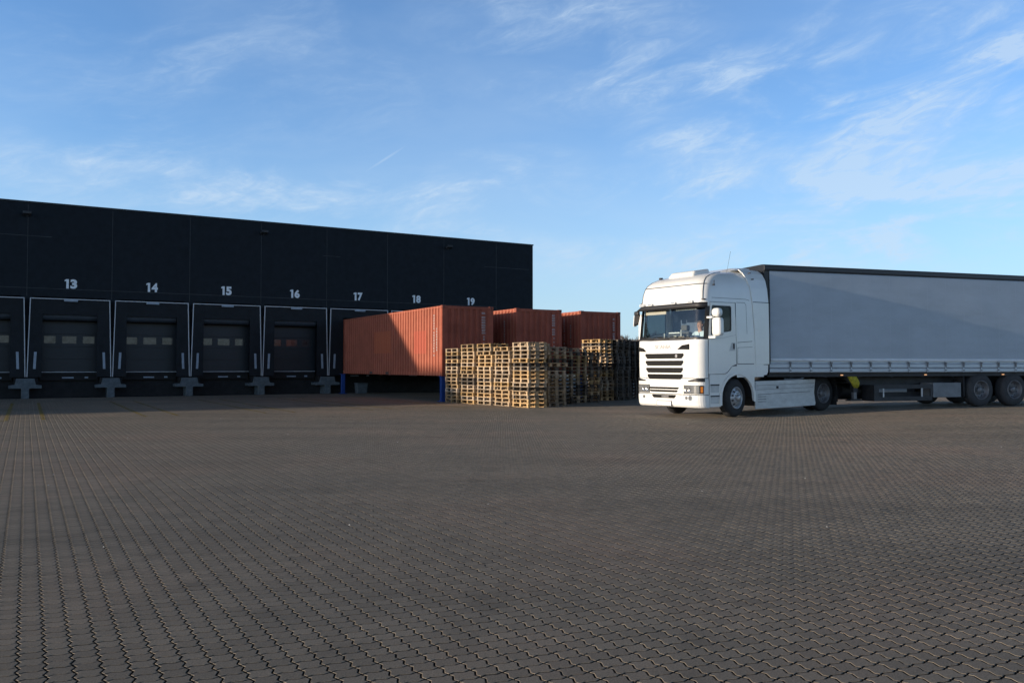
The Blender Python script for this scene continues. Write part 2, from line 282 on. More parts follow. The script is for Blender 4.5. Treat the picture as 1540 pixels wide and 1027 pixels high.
# ------------------------------------------------------------------ helpers
class MB:
    def __init__(s): s.v = []; s.f = []; s.sm = []
    def add(s, vs, fs, smooth=False):
        o = len(s.v); s.v += [tuple(x) for x in vs]; s.f += [tuple(i + o for i in f) for f in fs]; s.sm += [smooth] * len(fs); return s
    def box(s, x0, x1, y0, y1, z0, z1):
        return s.add([(x0, y0, z0), (x1, y0, z0), (x1, y1, z0), (x0, y1, z0), (x0, y0, z1), (x1, y0, z1), (x1, y1, z1), (x0, y1, z1)],
                     [(0, 3, 2, 1), (4, 5, 6, 7), (0, 1, 5, 4), (1, 2, 6, 5), (2, 3, 7, 6), (3, 0, 4, 7)])
    def hexa(s, p):  # 8 pts in box order
        return s.add(p, [(0, 3, 2, 1), (4, 5, 6, 7), (0, 1, 5, 4), (1, 2, 6, 5), (2, 3, 7, 6), (3, 0, 4, 7)])
    def plate(s, outer, holes, to3, t0, t1):
        """2-D polygon with holes, extruded from t0 to t1; to3(a, b, t) -> xyz"""
        loops = [outer] + holes
        pts = [p for l in loops for p in l]
        tris = geometry.tessellate_polygon([[Vector((a, b, 0)) for a, b in l] for l in loops])
        n = len(pts); o = []
        for t in (t0, t1): o += [to3(a, b, t) for a, b in pts]
        fs = [tuple(t) for t in tris] + [tuple(i + n for i in reversed(t)) for t in tris]
        k = 0
        for l in loops:
            for i in range(len(l)):
                a, b = k + i, k + (i + 1) % len(l); fs.append((a, b, b + n, a + n))
            k += len(l)
        return s.add(o, fs)
    def prism(s, poly, to3, t0, t1):
        n = len(poly); vs = [to3(a, b, t0) for a, b in poly] + [to3(a, b, t1) for a, b in poly]
        fs = [tuple(range(n)), tuple(range(2 * n - 1, n - 1, -1))] + [(i, (i + 1) % n, (i + 1) % n + n, i + n) for i in range(n)]
        return s.add(vs, fs)
    def tube(s, pts, r, n=6, caps=True, smooth=True):
        pts = [Vector(p) for p in pts]; rs = r if isinstance(r, (list, tuple)) else [r] * len(pts)
        vs = []; up0 = None
        for i, p in enumerate(pts):
            d = (pts[min(i + 1, len(pts) - 1)] - pts[max(i - 1, 0)]).normalized()
            if up0 is None: up0 = Vector((0, 0, 1)) if abs(d.z) < 0.9 else Vector((1, 0, 0))
            a = d.cross(up0).normalized(); b = a.cross(d).normalized(); up0 = b
            for k in range(n):
                t = 2 * math.pi * k / n; vs.append(p + (a * math.cos(t) + b * math.sin(t)) * rs[i])
        fs = [(i * n + k, i * n + (k + 1) % n, (i + 1) * n + (k + 1) % n, (i + 1) * n + k) for i in range(len(pts) - 1) for k in range(n)]
        s.add(vs, fs, smooth)
        if caps:
            o = len(s.v) - len(vs); s.f += [tuple(o + k for k in reversed(range(n))), tuple(o + (len(pts) - 1) * n + k for k in range(n))]; s.sm += [False, False]
        return s
    def lathe(s, prof, c, axis='y', n=32, smooth=True):
        """prof: (offset along the axis, radius); c: centre"""
        vs = []
        for a, r in prof:
            for k in range(n):
                t = 2 * math.pi * k / n; u, w = r * math.cos(t), r * math.sin(t)
                vs.append({'y': (c[0] + u, c[1] + a, c[2] + w), 'z': (c[0] + u, c[1] + w, c[2] + a), 'x': (c[0] + a, c[1] + u, c[2] + w)}[axis])
        fs = [(i * n + k, (i + 1) * n + k, (i + 1) * n + (k + 1) % n, i * n + (k + 1) % n) for i in range(len(prof) - 1) for k in range(n)]
        return s.add(vs, fs, smooth)
    def build(s, name, m, parent=None, bevel=0, xf=None, label=None, seg=2):
        me = bpy.data.meshes.new(name)
        used_ = sorted({i for f in s.f for i in f})
        if len(used_) < len(s.v):
            ix = {a: b for b, a in enumerate(used_)}; s.v = [s.v[i] for i in used_]; s.f = [tuple(ix[i] for i in f) for f in s.f]
        vs = [tuple(xf @ Vector(p)) for p in s.v] if xf is not None else s.v
        me.from_pydata(vs, [], s.f); me.polygons.foreach_set('use_smooth', s.sm)
        bm = bmesh.new(); bm.from_mesh(me); bmesh.ops.recalc_face_normals(bm, faces=bm.faces); bm.to_mesh(me); bm.free()
        me.update(); me.materials.append(M[m] if isinstance(m, str) else m)
        o = bpy.data.objects.new(name, me); COL.objects.link(o)
        if parent is not None: o.parent = parent
        if bevel:
            b = o.modifiers.new('bevel', 'BEVEL'); b.width = bevel; b.segments = seg; b.limit_method = 'ANGLE'; b.angle_limit = R(40)
            b.harden_normals = False
        if label: o['label'] = label
        return o
def tag(o, label=None, cat=None, group=None, kind=None):
    for k, v in (('label', label), ('category', cat), ('group', group), ('kind', kind)):
        if v: o[k] = v
    return o
def empty(name, loc, rz=0, label=None, cat=None, group=None):
    o = bpy.data.objects.new(name, None); COL.objects.link(o); o.location = loc; o.rotation_euler = (0, 0, rz); o.empty_display_size = 0.3
    return tag(o, label, cat, group)
def kids(o): return [c for c in bpy.data.objects if c.parent == o]
def copy_tree(o, parent=None):
    c = o.copy(); COL.objects.link(c)
    if parent is not None: c.parent = parent
    for ch in kids(o): copy_tree(ch, c)
    return c
def sstep(a, b, x):
    t = np.clip((np.asarray(x, float) - a) / (b - a), 0, 1); return t * t * (3 - 2 * t)
def gz(X, Y): return 0.13 * sstep(6.4, 13.5, X) * sstep(13, 22, Y)

TH = R(30.28); A0 = np.array([-21.1078, 36.0033])
Uv = np.array([math.cos(TH), math.sin(TH)]); Vv = np.array([math.sin(TH), -math.cos(TH)])
def Wd(u, v, z=0): p = A0 + Uv * u + Vv * v; return (p[0], p[1], z)
# local frame of everything aligned with the warehouse: x = along the wall, y = INTO the building (so v = -y)

# ------------------------------------------------------------------ ground
PU, PV = 0.1145, 0.1005
def build_ground():
    xs = np.unique(np.concatenate([np.array([-1800, -600, -250, -120, -70, -45]), np.arange(-30, 60, 1.5), np.array([70, 100, 160, 300, 700, 1800])]))
    ys = np.unique(np.concatenate([np.array([-1800, -400, -100, -30, -10]), np.arange(-3, 50, 1.5), np.array([60, 75, 100, 150, 300, 700, 1800])]))
    X, Y = np.meshgrid(xs, ys); Z = gz(X, Y) - 0.014
    v = np.stack([X.ravel(), Y.ravel(), Z.ravel()], 1); nx, ny = len(xs), len(ys)
    f = [(j * nx + i, j * nx + i + 1, (j + 1) * nx + i + 1, (j + 1) * nx + i) for j in range(ny - 1) for i in range(nx - 1)]
    b = MB(); b.add(v.tolist(), f, True)
    m = bpy.data.materials.new('yard_ground'); m.use_nodes = True; t = m.node_tree; bs = t.nodes['Principled BSDF']; bs.inputs['Roughness'].default_value = 0.9
    g = N(t, 'ShaderNodeNewGeometry'); n1 = N(t, 'ShaderNodeTexNoise'); t.links.new(g.outputs['Position'], n1.inputs['Vector']); n1.inputs['Scale'].default_value = 0.3; n1.inputs['Detail'].default_value = 6
    c = ramp(t, n1.outputs[0], [(0.35, (0.062, 0.056, 0.050)), (0.65, (0.095, 0.082, 0.070))])
    ln = N(t, 'ShaderNodeVectorMath', operation='LENGTH'); t.links.new(g.outputs['Position'], ln.inputs[0])
    f_ = N(t, 'ShaderNodeMapRange'); t.links.new(ln.outputs['Value'], f_.inputs[0]); f_.inputs[1].default_value = 95; f_.inputs[2].default_value = 100
    mx = N(t, 'ShaderNodeMix', data_type='RGBA'); t.links.new(f_.outputs[0], mx.inputs[0]); t.links.new(c, mx.inputs[6]); mx.inputs[7].default_value = (0.06, 0.07, 0.03, 1)
    # dark dirt fills the joints under the paved yard
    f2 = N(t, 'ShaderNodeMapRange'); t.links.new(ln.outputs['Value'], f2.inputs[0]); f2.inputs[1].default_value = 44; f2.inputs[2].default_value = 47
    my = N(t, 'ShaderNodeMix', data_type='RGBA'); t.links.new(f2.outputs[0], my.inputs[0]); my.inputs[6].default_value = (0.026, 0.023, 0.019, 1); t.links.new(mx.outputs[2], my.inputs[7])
    t.links.new(my.outputs[2], bs.inputs['Base Color'])
    o = b.build('ground', m); tag(o, kind='structure')

def build_pavement():
    # interlocking wavy pavers laid in courses square to the warehouse
    rng = np.random.default_rng(3)
    i = np.arange(-420, 420); j = np.arange(0, 450)
    I, J = np.meshgrid(i, j); I = I.ravel(); J = J.ravel()
    u = I * PU; v = J * PV
    X = A0[0] + Uv[0] * u + Vv[0] * v; Y = A0[1] + Uv[1] * u + Vv[1] * v
    ok = (Y > 2.3) & (Y < 44) & (np.abs(X) < 0.70 * Y + 1.2) & (v > 0.0)
    I, J, X, Y = I[ok], J[ok], X[ok], Y[ok]
    au, av = 0.0115, -0.0095
    # outline in (du, dv), centred on the cell; long joints zigzag in u, cross joints wave in v
    h, k = PU / 2, PV / 2
    def longj(t): return au * (1 - abs(((t * 1.0 + 0.25) % 1.0) * 4 - 2)) if False else au * math.asin(math.sin(2 * math.pi * t)) / (math.pi / 2)
    ts = (0.0, 0.25, 0.75)
    out = []
    for t in ts: out.append((-h + PU * t, -k + av * math.sin(2 * math.pi * t)))
    for t in ts: out.append((h + longj(t), -k + PV * t))
    for t in ts: out.append((h - PU * t, k + av * math.sin(2 * math.pi * (1 - t))))
    for t in ts: out.append((-h + longj(1 - t), k - PV * t))
    out = np.array(out); n = len(out)
    # inset helper
    def inset(P, d):
        Q = np.zeros_like(P)
        for a in range(n):
            p0, p1, p2 = P[a - 1], P[a], P[(a + 1) % n]
            e1 = (p1 - p0) / np.linalg.norm(p1 - p0); e2 = (p2 - p1) / np.linalg.norm(p2 - p1)
            n1 = np.array([-e1[1], e1[0]]); n2 = np.array([-e2[1], e2[0]]); b = n1 + n2; b /= np.linalg.norm(b)
            Q[a] = p1 + b * d / max(0.5, b @ n1)
        return Q
    sgn = 1
    base = out * np.array([1 - 0.0104 / PU, 1 - 0.0100 / PV]); top = out * np.array([1 - 0.0144 / PU, 1 - 0.0134 / PV])
    for part, sel in (('near', Y < 15.5), ('far', Y >= 15.5)):
        x, y = X[sel], Y[sel]; m = len(x)
        rings = [(top, 0.0), (base, -0.0020), (base, -0.015)]
        tx, ty = rng.normal(0, 0.0018, m), rng.normal(0, 0.0018, m); hz_ = rng.normal(0, 0.0004, m)
        V_ = []
        for P, z in rings:
            du, dv = P[:, 0][None, :], P[:, 1][None, :]
            wx = x[:, None] + Uv[0] * du + Vv[0] * dv; wy = y[:, None] + Uv[1] * du + Vv[1] * dv
            wz = gz(wx, wy) + z + hz_[:, None] + tx[:, None] * du + ty[:, None] * dv
            V_.append(np.stack([wx, wy, wz], 2))
        V_ = np.concatenate(V_, 1); nv = V_.shape[1]; V_ = V_.reshape(-1, 3)
        nr = len(rings); loops = []; tot = []
        l = list(range(n)); s = [n]
        for r in range(nr - 1):
            for a in range(n):
                b_ = (a + 1) % n; l += [r * n + a, (r + 1) * n + a, (r + 1) * n + b_, r * n + b_]; s.append(4)
        l = np.array(l); s = np.array(s)
        L = (l[None, :] + (np.arange(m) * nv)[:, None]).ravel(); S = np.tile(s, m)
        me = bpy.data.meshes.new('pavement'); me.vertices.add(len(V_)); me.vertices.foreach_set('co', V_.ravel())
        me.loops.add(len(L)); me.loops.foreach_set('vertex_index', L.astype(np.int32))
        me.polygons.add(len(S)); me.polygons.foreach_set('loop_start', np.concatenate([[0], np.cumsum(S)[:-1]]).astype(np.int32))
        me.update(calc_edges=True)
        at = me.attributes.new('tone', 'FLOAT', 'POINT'); at.data.foreach_set('value', np.repeat(rng.random(m) ** 1.2, nv))
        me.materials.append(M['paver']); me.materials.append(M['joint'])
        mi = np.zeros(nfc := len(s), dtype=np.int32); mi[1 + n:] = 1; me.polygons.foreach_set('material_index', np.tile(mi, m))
        me.polygons.foreach_set('use_smooth', np.zeros(len(S), dtype=bool))
        nrm = np.empty(len(S) * 3); me.polygons.foreach_get('normal', nrm)
        if nrm[2] < 0: me.flip_normals()
        o = bpy.data.objects.new('pavement', me); COL.objects.link(o); tag(o, kind='structure')

def build_lines():
    k = 0
    names = {11: 'outer left', 12: 'left', 13: 'first', 14: 'second', 15: 'third', 16: 'fourth'}
    n = 0
    for d in range(12, 17):
        c = 1.725 + (d - 13) * 3.335
        for side, off in (('left', -1.24), ('right', 1.24)):
            b = MB(); u = c + off
            v0, v1 = 5.0, 16.6
            b.v = []; seg = 24
            vs = []; fs = []
            for q in range(seg + 1):
                v = v0 + (v1 - v0) * q / seg
                for w in (-0.05, 0.05):
                    x, y, _ = Wd(u + w, v); vs.append((x, y, float(gz(x, y)) + 0.005))
            for q in range(seg): fs.append((2 * q, 2 * q + 1, 2 * q + 3, 2 * q + 2))
            b.add(vs, fs)
            if d == 12 and side == 'right':
                p = [Wd(-3.0, 16.6), Wd(u + 0.05, 16.6), Wd(u + 0.05, 16.72), Wd(-3.0, 16.72)]
                b.add([(a[0], a[1], 0.0055) for a in p], [(0, 1, 2, 3)])
            o = b.build('guide_line', 'yellow')
            tag(o, 'worn yellow %s guide line painted on pavers before dock %d' % (side, d), 'ground marking', 'yellow guide lines in front of the docks')
            o['kind'] = 'structure'
build_ground(); build_pavement(); build_lines()

# ------------------------------------------------------------------ warehouse
HT = 8.52; P0 = 0.04; PIT = 3.335
def FR(parent):  # child frame helper: (u, v, z) -> local
    return lambda u, v, z: (u, -v, z)
wh = empty('warehouse', Wd(0, 0), TH, 'long black clad warehouse with numbered white bordered loading docks', 'building')
L = lambda u, v, z: (u, -v, z)
def ubox(b, u0, u1, v0, v1, z0, z1): return b.box(u0, u1, -v1, -v0, z0, z1)
def text_mesh(s, size, bold=0.0, depth=0.0):
    cu = bpy.data.curves.new('txt', 'FONT'); cu.body = s; cu.size = size; cu.offset = bold; cu.extrude = depth; cu.align_x = 'CENTER'; cu.align_y = 'BOTTOM'; cu.resolution_u = 3
    ob = bpy.data.objects.new('txt', cu); COL.objects.link(ob)
    dg = bpy.context.evaluated_depsgraph_get(); me = bpy.data.meshes.new_from_object(ob.evaluated_get(dg))
    bpy.data.objects.remove(ob); return me
def build_warehouse():
    U0, U1 = -82.0, 25.87
    w = MB()
    # front wall above the docks, with the docks' wall behind shelters; body of the hall
    ubox(w, -52, U1, -42, -0.001, 4.45, HT)                    # upper mass
    ubox(w, -52, -6.2, -42, -0.001, 0.0, 4.4495)
    ubox(w, 23.5, U1, -42, -0.001, 0.0, 4.4495)
    ubox(w, U0, -52.002, -42, -0.001, 0.0, 10.2)  # unseen taller far end, added to lengthen the shadow on the yard
    w.build('wall', 'wall', wh)
    lw = MB(); ubox(lw, -6.199, 23.499, -41.9, -0.55, 1.13, 4.449); lw.build('inner_wall', 'door', wh)
    b = MB(); ubox(b, -6.198, 23.498, -41.8, -0.62, 0.0, 1.129); b.build('plinth', 'plinth', wh)
    # pillars between docks (clad)
    for k in range(-1, 8):
        u = P0 + k * PIT; p = MB(); ubox(p, u - 0.22, u + 0.22, -0.55, -0.002, 0.88, 4.4485); p.build('dock_pillar', 'wall', wh)
    # seams
    s = MB()
    for k in range(-4, 8):
        u = P0 + k * PIT; ubox(s, u - 0.012, u + 0.012, 0.0, 0.004, 4.45, HT - 0.05)
    ubox(s, -14, 23.4, 0.0, 0.005, 4.800, 4.824)
    for a, c in ((-14, 0.96), (13.2, 14.1), (22.6, 25.6)): ubox(s, a, c, 0.0, 0.005, 7.068, 7.092)
    s.build('panel_seam', 'seam', wh)
    c = MB(); ubox(c, -52, U1 + 0.03, -42.03, 0.035, HT, HT + 0.07); ubox(c, U0, -52.0, -42.03, 0.035, 10.2, 10.27); c.build('roof_edge', 'cap', wh)
    # canopy on the end wall
    b = MB(); b.hexa([L(U1, -3.4, 4.82), L(U1 + 1.0, -3.4, 4.84), L(U1 + 1.0, -6.4, 4.84), L(U1, -6.4, 4.82), L(U1, -3.4, 5.12), L(U1 + 0.72, -3.4, 5.04), L(U1 + 0.72, -6.4, 5.04), L(U1, -6.4, 5.12)])
    can = b.build('canopy', 'cap', wh)
    for v_ in (-3.6, -6.2):
        b = MB(); b.tube([L(U1 + 0.9, v_, 5.0), L(U1 + 0.01, v_, 5.75)], 0.012, 5); b.build('stay_cable', 'seam', can)
    # floodlights under the roof edge
    for u in (-10.1, 0.0, 10.14, 20.27):
        b = MB(); b.hexa([L(u - 0.16, 0.1, 7.92), L(u + 0.16, 0.1, 7.92), L(u + 0.16, 0.34, 8.0), L(u - 0.16, 0.34, 8.0), L(u - 0.16, 0.1, 8.02), L(u + 0.16, 0.1, 8.02), L(u + 0.16, 0.34, 8.1), L(u - 0.16, 0.34, 8.1)])
        b.v = b.v
        o = b.build('floodlight', 'seam', wh); q = MB(); ubox(q, u - 0.03, u + 0.03, 0.0, 0.12, 7.9, 8.06); q.build('bracket', 'black', o)
    # T-shaped concrete piers
    proto = MB()
    proto.prism([(-0.15, 0), (0.15, 0), (0.15, 0.44), (0.62, 0.44), (0.62, 0.57), (0.40, 0.60), (0.34, 0.87), (-0.34, 0.87), (-0.40, 0.60), (-0.62, 0.57), (-0.62, 0.44), (-0.15, 0.44)],
                lambda a, z, t: (a, -t, z), -0.56, 0.30)
    pr = proto.build('concrete_pier', 'concrete', wh, bevel=0.012)
    pr.location = (P0 - PIT, 0, 0)
    for k in range(0, 5):
        o = pr.copy(); COL.objects.link(o); o.parent = wh; o.location = (P0 + k * PIT, 0, 0)

    # one empty dock, built once around u = 0
    def dock(c, full):
        # shelter: splayed front frame with fabric flaps
        zt, zb = 4.33, 0.93; ht, hb = 1.53, 1.615; vf = 0.28
        li, ri, ti = (-1.08, 1.06, 3.66) if not full else (-0.90, 1.50, 3.90)
        b = MB(); f3 = lambda a, z, t: (c + a, -t, z)
        b.plate([(-hb, zb), (hb, zb), (ht, zt), (-ht, zt)][::1], [[(li, zb + 0.001), (li, ti), (ri, ti), (ri, zb + 0.001)]] if False else [], f3, vf, vf) if False else None
        b.prism([(-hb, zb), (li, zb), (li, ti), (li, zt), (-ht, zt)], f3, vf - 0.03, vf)
        b.prism([(ri, zb), (hb, zb), (ht, zt), (ri, zt)], f3, vf - 0.03, vf)
        b.prism([(li + 0.001, ti), (ri - 0.001, ti), (ri - 0.001, zt), (li + 0.001, zt)], f3, vf - 0.034, vf - 0.004)
        # side and top returns to the wall
        b.hexa([(c - hb, -vf + .031, zb), (c - hb + .02, -vf + .031, zb), (c - hb + .02, .54, zb), (c - hb, .54, zb), (c - ht, -vf + .031, zt - .021), (c - ht + .02, -vf + .031, zt - .021), (c - ht + .02, .54, zt - .021), (c - ht, .54, zt - .021)])
        b.hexa([(c + hb - .02, -vf + .031, zb), (c + hb, -vf + .031, zb), (c + hb, .54, zb), (c + hb - .02, .54, zb), (c + ht - .02, -vf + .031, zt - .021), (c + ht, -vf + .031, zt - .021), (c + ht, .54, zt - .021), (c + ht - .02, .54, zt - .021)])
        b.box(c - ht, c + ht, -vf + .035, .54, zt - 0.02, zt)
        sh = b.build('dock_shelter', 'shelter', wh)
        t = MB(); w_ = 0.035
        t.prism([(-hb - w_, zb), (-hb, zb), (-ht, zt), (-ht - w_, zt + w_)], f3, vf - 0.05, vf + 0.025)
        t.prism([(hb, zb), (hb + w_, zb), (ht + w_, zt + w_), (ht, zt)], f3, vf - 0.05, vf + 0.025)
        t.prism([(-ht, zt), (ht, zt), (ht + w_, zt + w_), (-ht - w_, zt + w_)], f3, vf - 0.048, vf + 0.023)
        t.build('shelter_trim', 'trim', sh)
        for sx_ in (-1, 1):
            g = MB(); g.prism([(sx_ * 1.36, 1.28), (sx_ * 1.36 + 0.10, 1.28), (sx_ * 1.33 + 0.10, 2.02), (sx_ * 1.33, 2.02)], lambda a, z, t: (c + a - 0.05, -t, z), vf + 0.001, vf + 0.012); g.build('guide_strip', 'guide', sh)
        g = MB(); ubox(g, c - 0.27, c + 0.27, vf + 0.001, vf + 0.12, 4.24, 4.33); g.build('dock_light', 'guide', sh)
        if not full:
            h = MB(); pr_ = []
            for k in range(9):
                a = math.pi * k / 8; pr_.append((0.18 * math.sin(a), 3.60 + 0.19 * math.cos(a)))
            h.prism(pr_, lambda a, z, t: (c + t, 0.02 - a, z), -1.075, 1.055)
            h.build('head_curtain', 'hood', sh)
        d = MB()
        zs = [1.16, 1.72, 2.28, 2.84, 3.40]
        wins = [(-1.0, -0.55), (-0.29, 0.27), (0.53, 1.0)]
        for q in range(4):
            hl = [[(a0, 2.42), (a0, 2.74), (a1, 2.74), (a1, 2.42)] for a0, a1 in wins] if q == 2 else []
            d.plate([(-1.2, zs[q]), (1.2, zs[q]), (1.2, zs[q + 1] - 0.012), (-1.2, zs[q + 1] - 0.012)], hl, f3, -0.50, -0.46)
        dr = d.build('dock_door', 'door', wh)
        for a0, a1 in wins:
            g = MB(); ubox(g, c + a0, c + a1, -0.50, -0.485, 2.42, 2.74); wn = g.build('window', 'pane', dr)
        g = MB(); ubox(g, c - 1.2, c + 1.2, -0.46, -0.42, 1.125, 1.155); g.build('threshold', 'trim', dr)
        lv = MB(); ubox(lv, c - 1.15, c + 1.15, -0.60, -0.35, 0.78, 1.12); ubox(lv, c - 1.1, c + 1.1, -0.35, -0.28, 1.02, 1.118)
        lo = lv.build('dock_leveller', 'rubber_bump', wh)
        g = MB(); ubox(g, c - 0.28, c + 0.18, -0.345, -0.335, 0.86, 0.92); g.build('marking_plate', 'guide', lo)
        g = MB(); ubox(g, c + 0.62, c + 0.76, -0.345, -0.335, 0.86, 0.93); g.build('marking_plate', 'guide', lo)
        for sx_ in (-1, 1):
            g = MB(); ubox(g, c + sx_ * 1.33 - 0.12, c + sx_ * 1.33 + 0.12, -0.55, 0.12, 0.60, 0.90); g.build('dock_bumper', 'rubber_bump', wh, bevel=0.01)
    for n in range(12, 20):
        c = P0 + PIT / 2 + (n - 13) * PIT + 0.02
        dock(c, n >= 17)
        # two-figure number in heavy sans figures
        parts = [(ch, 0.17 if ch == '1' else 0.27) for ch in str(n)]; gap_ = 0.055
        x = c - (sum(w for _, w in parts) + gap_) / 2
        nb = MB()
        for ch, w in parts:
            if ch == '1':
                nb.prism([(0.065, 0), (0.165, 0), (0.165, 0.42), (0.075, 0.42), (0.0, 0.375), (0.0, 0.315), (0.065, 0.335)], lambda a, z, t, x=x: (x + a, -t, 4.84 + z), 0.006, 0.014)
            else:
                me = text_mesh(ch, 1.0, 0.052, 0.0)
                xs = [v.co.x for v in me.vertices]; ys = [v.co.y for v in me.vertices]
                kx = w / (max(xs) - min(xs)); ky = 0.42 / (max(ys) - min(ys))
                nb.add([(x + (v.co.x - min(xs)) * kx, -0.012, 4.84 + (v.co.y - min(ys)) * ky) for v in me.vertices], [tuple(p_.vertices) for p_ in me.polygons])
                bpy.data.meshes.remove(me)
            x += w + gap_
        nb.build('dock_number', 'number', wh)
build_warehouse()

# ------------------------------------------------------------------ containers
def build_container(u0, u1, z0, z1, name_label, seed, patches, marks):
    W_, Ln, Hh = u1 - u0, 11.86, z1 - z0
    root = empty('shipping_container', Wd(u0, 12.06, z0), TH, name_label, 'container', 'red containers backed onto the docks')
    # local: x 0..W, y 0 = near end .. Ln into the dock, z 0..H
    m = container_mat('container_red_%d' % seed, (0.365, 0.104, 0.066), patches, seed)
    f = MB(); pw = 0.16
    for x in (0, W_ - pw):
        for y in (0, Ln - pw): f.box(x, x + pw, y, y + pw, 0.12, Hh - 0.12)
    for x0, x1 in ((0.0, 0.10), (W_ - 0.10, W_)):
        f.box(x0, x1, pw, Ln - pw, 0.0, 0.155); f.box(x0 + 0.01, x1 - 0.01, pw, Ln - pw, Hh - 0.10, Hh - 0.01)
    for y0, y1 in ((0.0, 0.10), (Ln - 0.10, Ln)):
        f.box(pw, W_ - pw, y0, y1, 0.0, 0.155); f.box(pw, W_ - pw, y0 + 0.01, y1 - 0.01, Hh - 0.13, Hh - 0.01)
    f.build('frame', m, root, bevel=0.008)
    def corr(x, pitch=0.278):
        t = (x / pitch) % 1.0
        return 0 if t < 0.36 else (t - 0.36) / 0.14 if t < 0.5 else 1 if t < 0.86 else (1 - t) / 0.14
    def panel(ln, to3):
        ts = []
        x = 0
        k = 0
        while k * 0.278 < ln:
            for q in (0, 0.36, 0.5, 0.86):
                a = (k + q) * 0.278
                if a < ln: ts.append(a)
            k += 1
        ts.append(ln); vs = []; fs = []
        for a in ts:
            d = corr(a + 1e-6) * 0.048; vs += [to3(a, d, 0.14), to3(a, d, Hh - 0.09)]
        for i in range(len(ts) - 1): fs.append((2 * i, 2 * i + 2, 2 * i + 3, 2 * i + 1))
        return vs, fs
    for xx, sg in ((0.012, 1), (W_ - 0.012, -1)):
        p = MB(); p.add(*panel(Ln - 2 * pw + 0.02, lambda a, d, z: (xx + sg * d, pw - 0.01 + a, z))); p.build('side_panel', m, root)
    for yy, sg, nm in ((0.012, 1, 'end_panel'), (Ln - 0.012, -1, 'end_panel')):
        p = MB(); p.add(*panel(W_ - 2 * pw + 0.02, lambda a, d, z: (pw - 0.01 + a, yy + sg * d, z))); p.build(nm, m, root)
    r = MB(); r.box(0.09, W_ - 0.09, 0.09, Ln - 0.09, Hh - 0.035, Hh - 0.02); r.build('roof', m, root)
    fl = MB(); fl.box(0.09, W_ - 0.09, 0.09, Ln - 0.09, 0.10, 0.13)
    for q in range(38): fl.box(0.10, W_ - 0.10, 0.25 + q * 0.3, 0.31 + q * 0.3, 0.0, 0.099)
    fl.build('floor', 'dark', root)
    cc = MB()
    for x in (-0.004, W_ - 0.174):
        for y in (-0.004, Ln - 0.174):
            for z in (-0.004, Hh - 0.114): cc.box(x, x + 0.178, y, y + 0.178, z, z + 0.118)
    cb = cc.build('corner_casting', m, root, bevel=0.01)
    for z in (0.055, Hh - 0.055):
        for y in (0.085, Ln - 0.09):
            hl = MB(); hl.box(-0.0055, -0.0045, y - 0.035, y + 0.035, z - 0.022, z + 0.022); hl.build('lifting_hole', 'gap', cb)
        for x in (0.085, W_ - 0.085):
            hl = MB(); hl.box(x - 0.022, x + 0.022, -0.0055, -0.0045, z - 0.03, z + 0.03); hl.build('lifting_hole', 'gap', cb)
    for y in (5.6, 7.65):
        hl = MB(); hl.box(-0.003, 0.02, y, y + 0.36, 0.02, 0.125); hl.build('fork_pocket', 'gap', root)
    k = MB(); rr = random.Random(seed)
    for kind, a, zt, zb, wdt in marks:
        # vertical code: one character per line, too small to read in the photograph
        z = zt
        while z > zb:
            hh = 0.075
            for q in range(2):
                w2 = wdt * (0.75 + 0.25 * rr.random())
                dz = q * 0.042
                if kind == 'side': k.box(0.002, 0.007, a - w2 / 2, a + w2 / 2, z - 0.02 - dz, z - dz)
                else: k.box(a - w2 / 2, a + w2 / 2, 0.002, 0.007, z - 0.02 - dz, z - dz)
            if kind == 'side': k.box(0.003, 0.0075, a - wdt / 2, a - wdt / 2 + 0.02, z - 0.06, z)
            else: k.box(a - wdt / 2, a - wdt / 2 + 0.02, 0.003, 0.0075, z - 0.06, z)
            z -= 0.105 if rr.random() < 0.85 else 0.17
    k.build('code_marking', 'mark', root)
    return root
ZC0, ZC1 = 1.02, 3.81
lt = (0.50, 0.20, 0.125); pk = (0.60, 0.20, 0.15)
build_container(14.21, 16.52, ZC0, ZC1, 'half sunlit red container on blue legs, closest to the camera', 1,
    [(1, 5.42, 7.5, 0.97, 1.97, (0.47, 0.140, 0.075), 0.06), (1, 1.55, 2.75, 0.9, 1.85, (0.47, 0.125, 0.082), 0.06)],
    [('side', 0.78, 2.45, 0.85, 0.10), ('side', 0.52, 1.9, 1.0, 0.09), ('end', 1.86, 2.56, 1.75, 0.17), ('end', 1.88, 1.6, 0.25, 0.07)])
build_container(17.60, 19.87, ZC0, ZC1, 'shaded dark red container, the middle one of three', 2, [],
    [('side', 1.0, 2.3, 1.3, 0.08), ('end', 1.86, 2.56, 1.75, 0.15), ('end', 1.88, 1.6, 0.2, 0.06)])
build_container(20.86, 23.03, ZC0, ZC1, 'shaded dark red container, farthest right behind the tallest pallets', 3, [],
    [('side', 1.3, 2.5, 0.2, 0.09), ('side', 0.8, 2.2, 1.3, 0.07), ('end', 1.80, 2.5, 0.2, 0.11)])

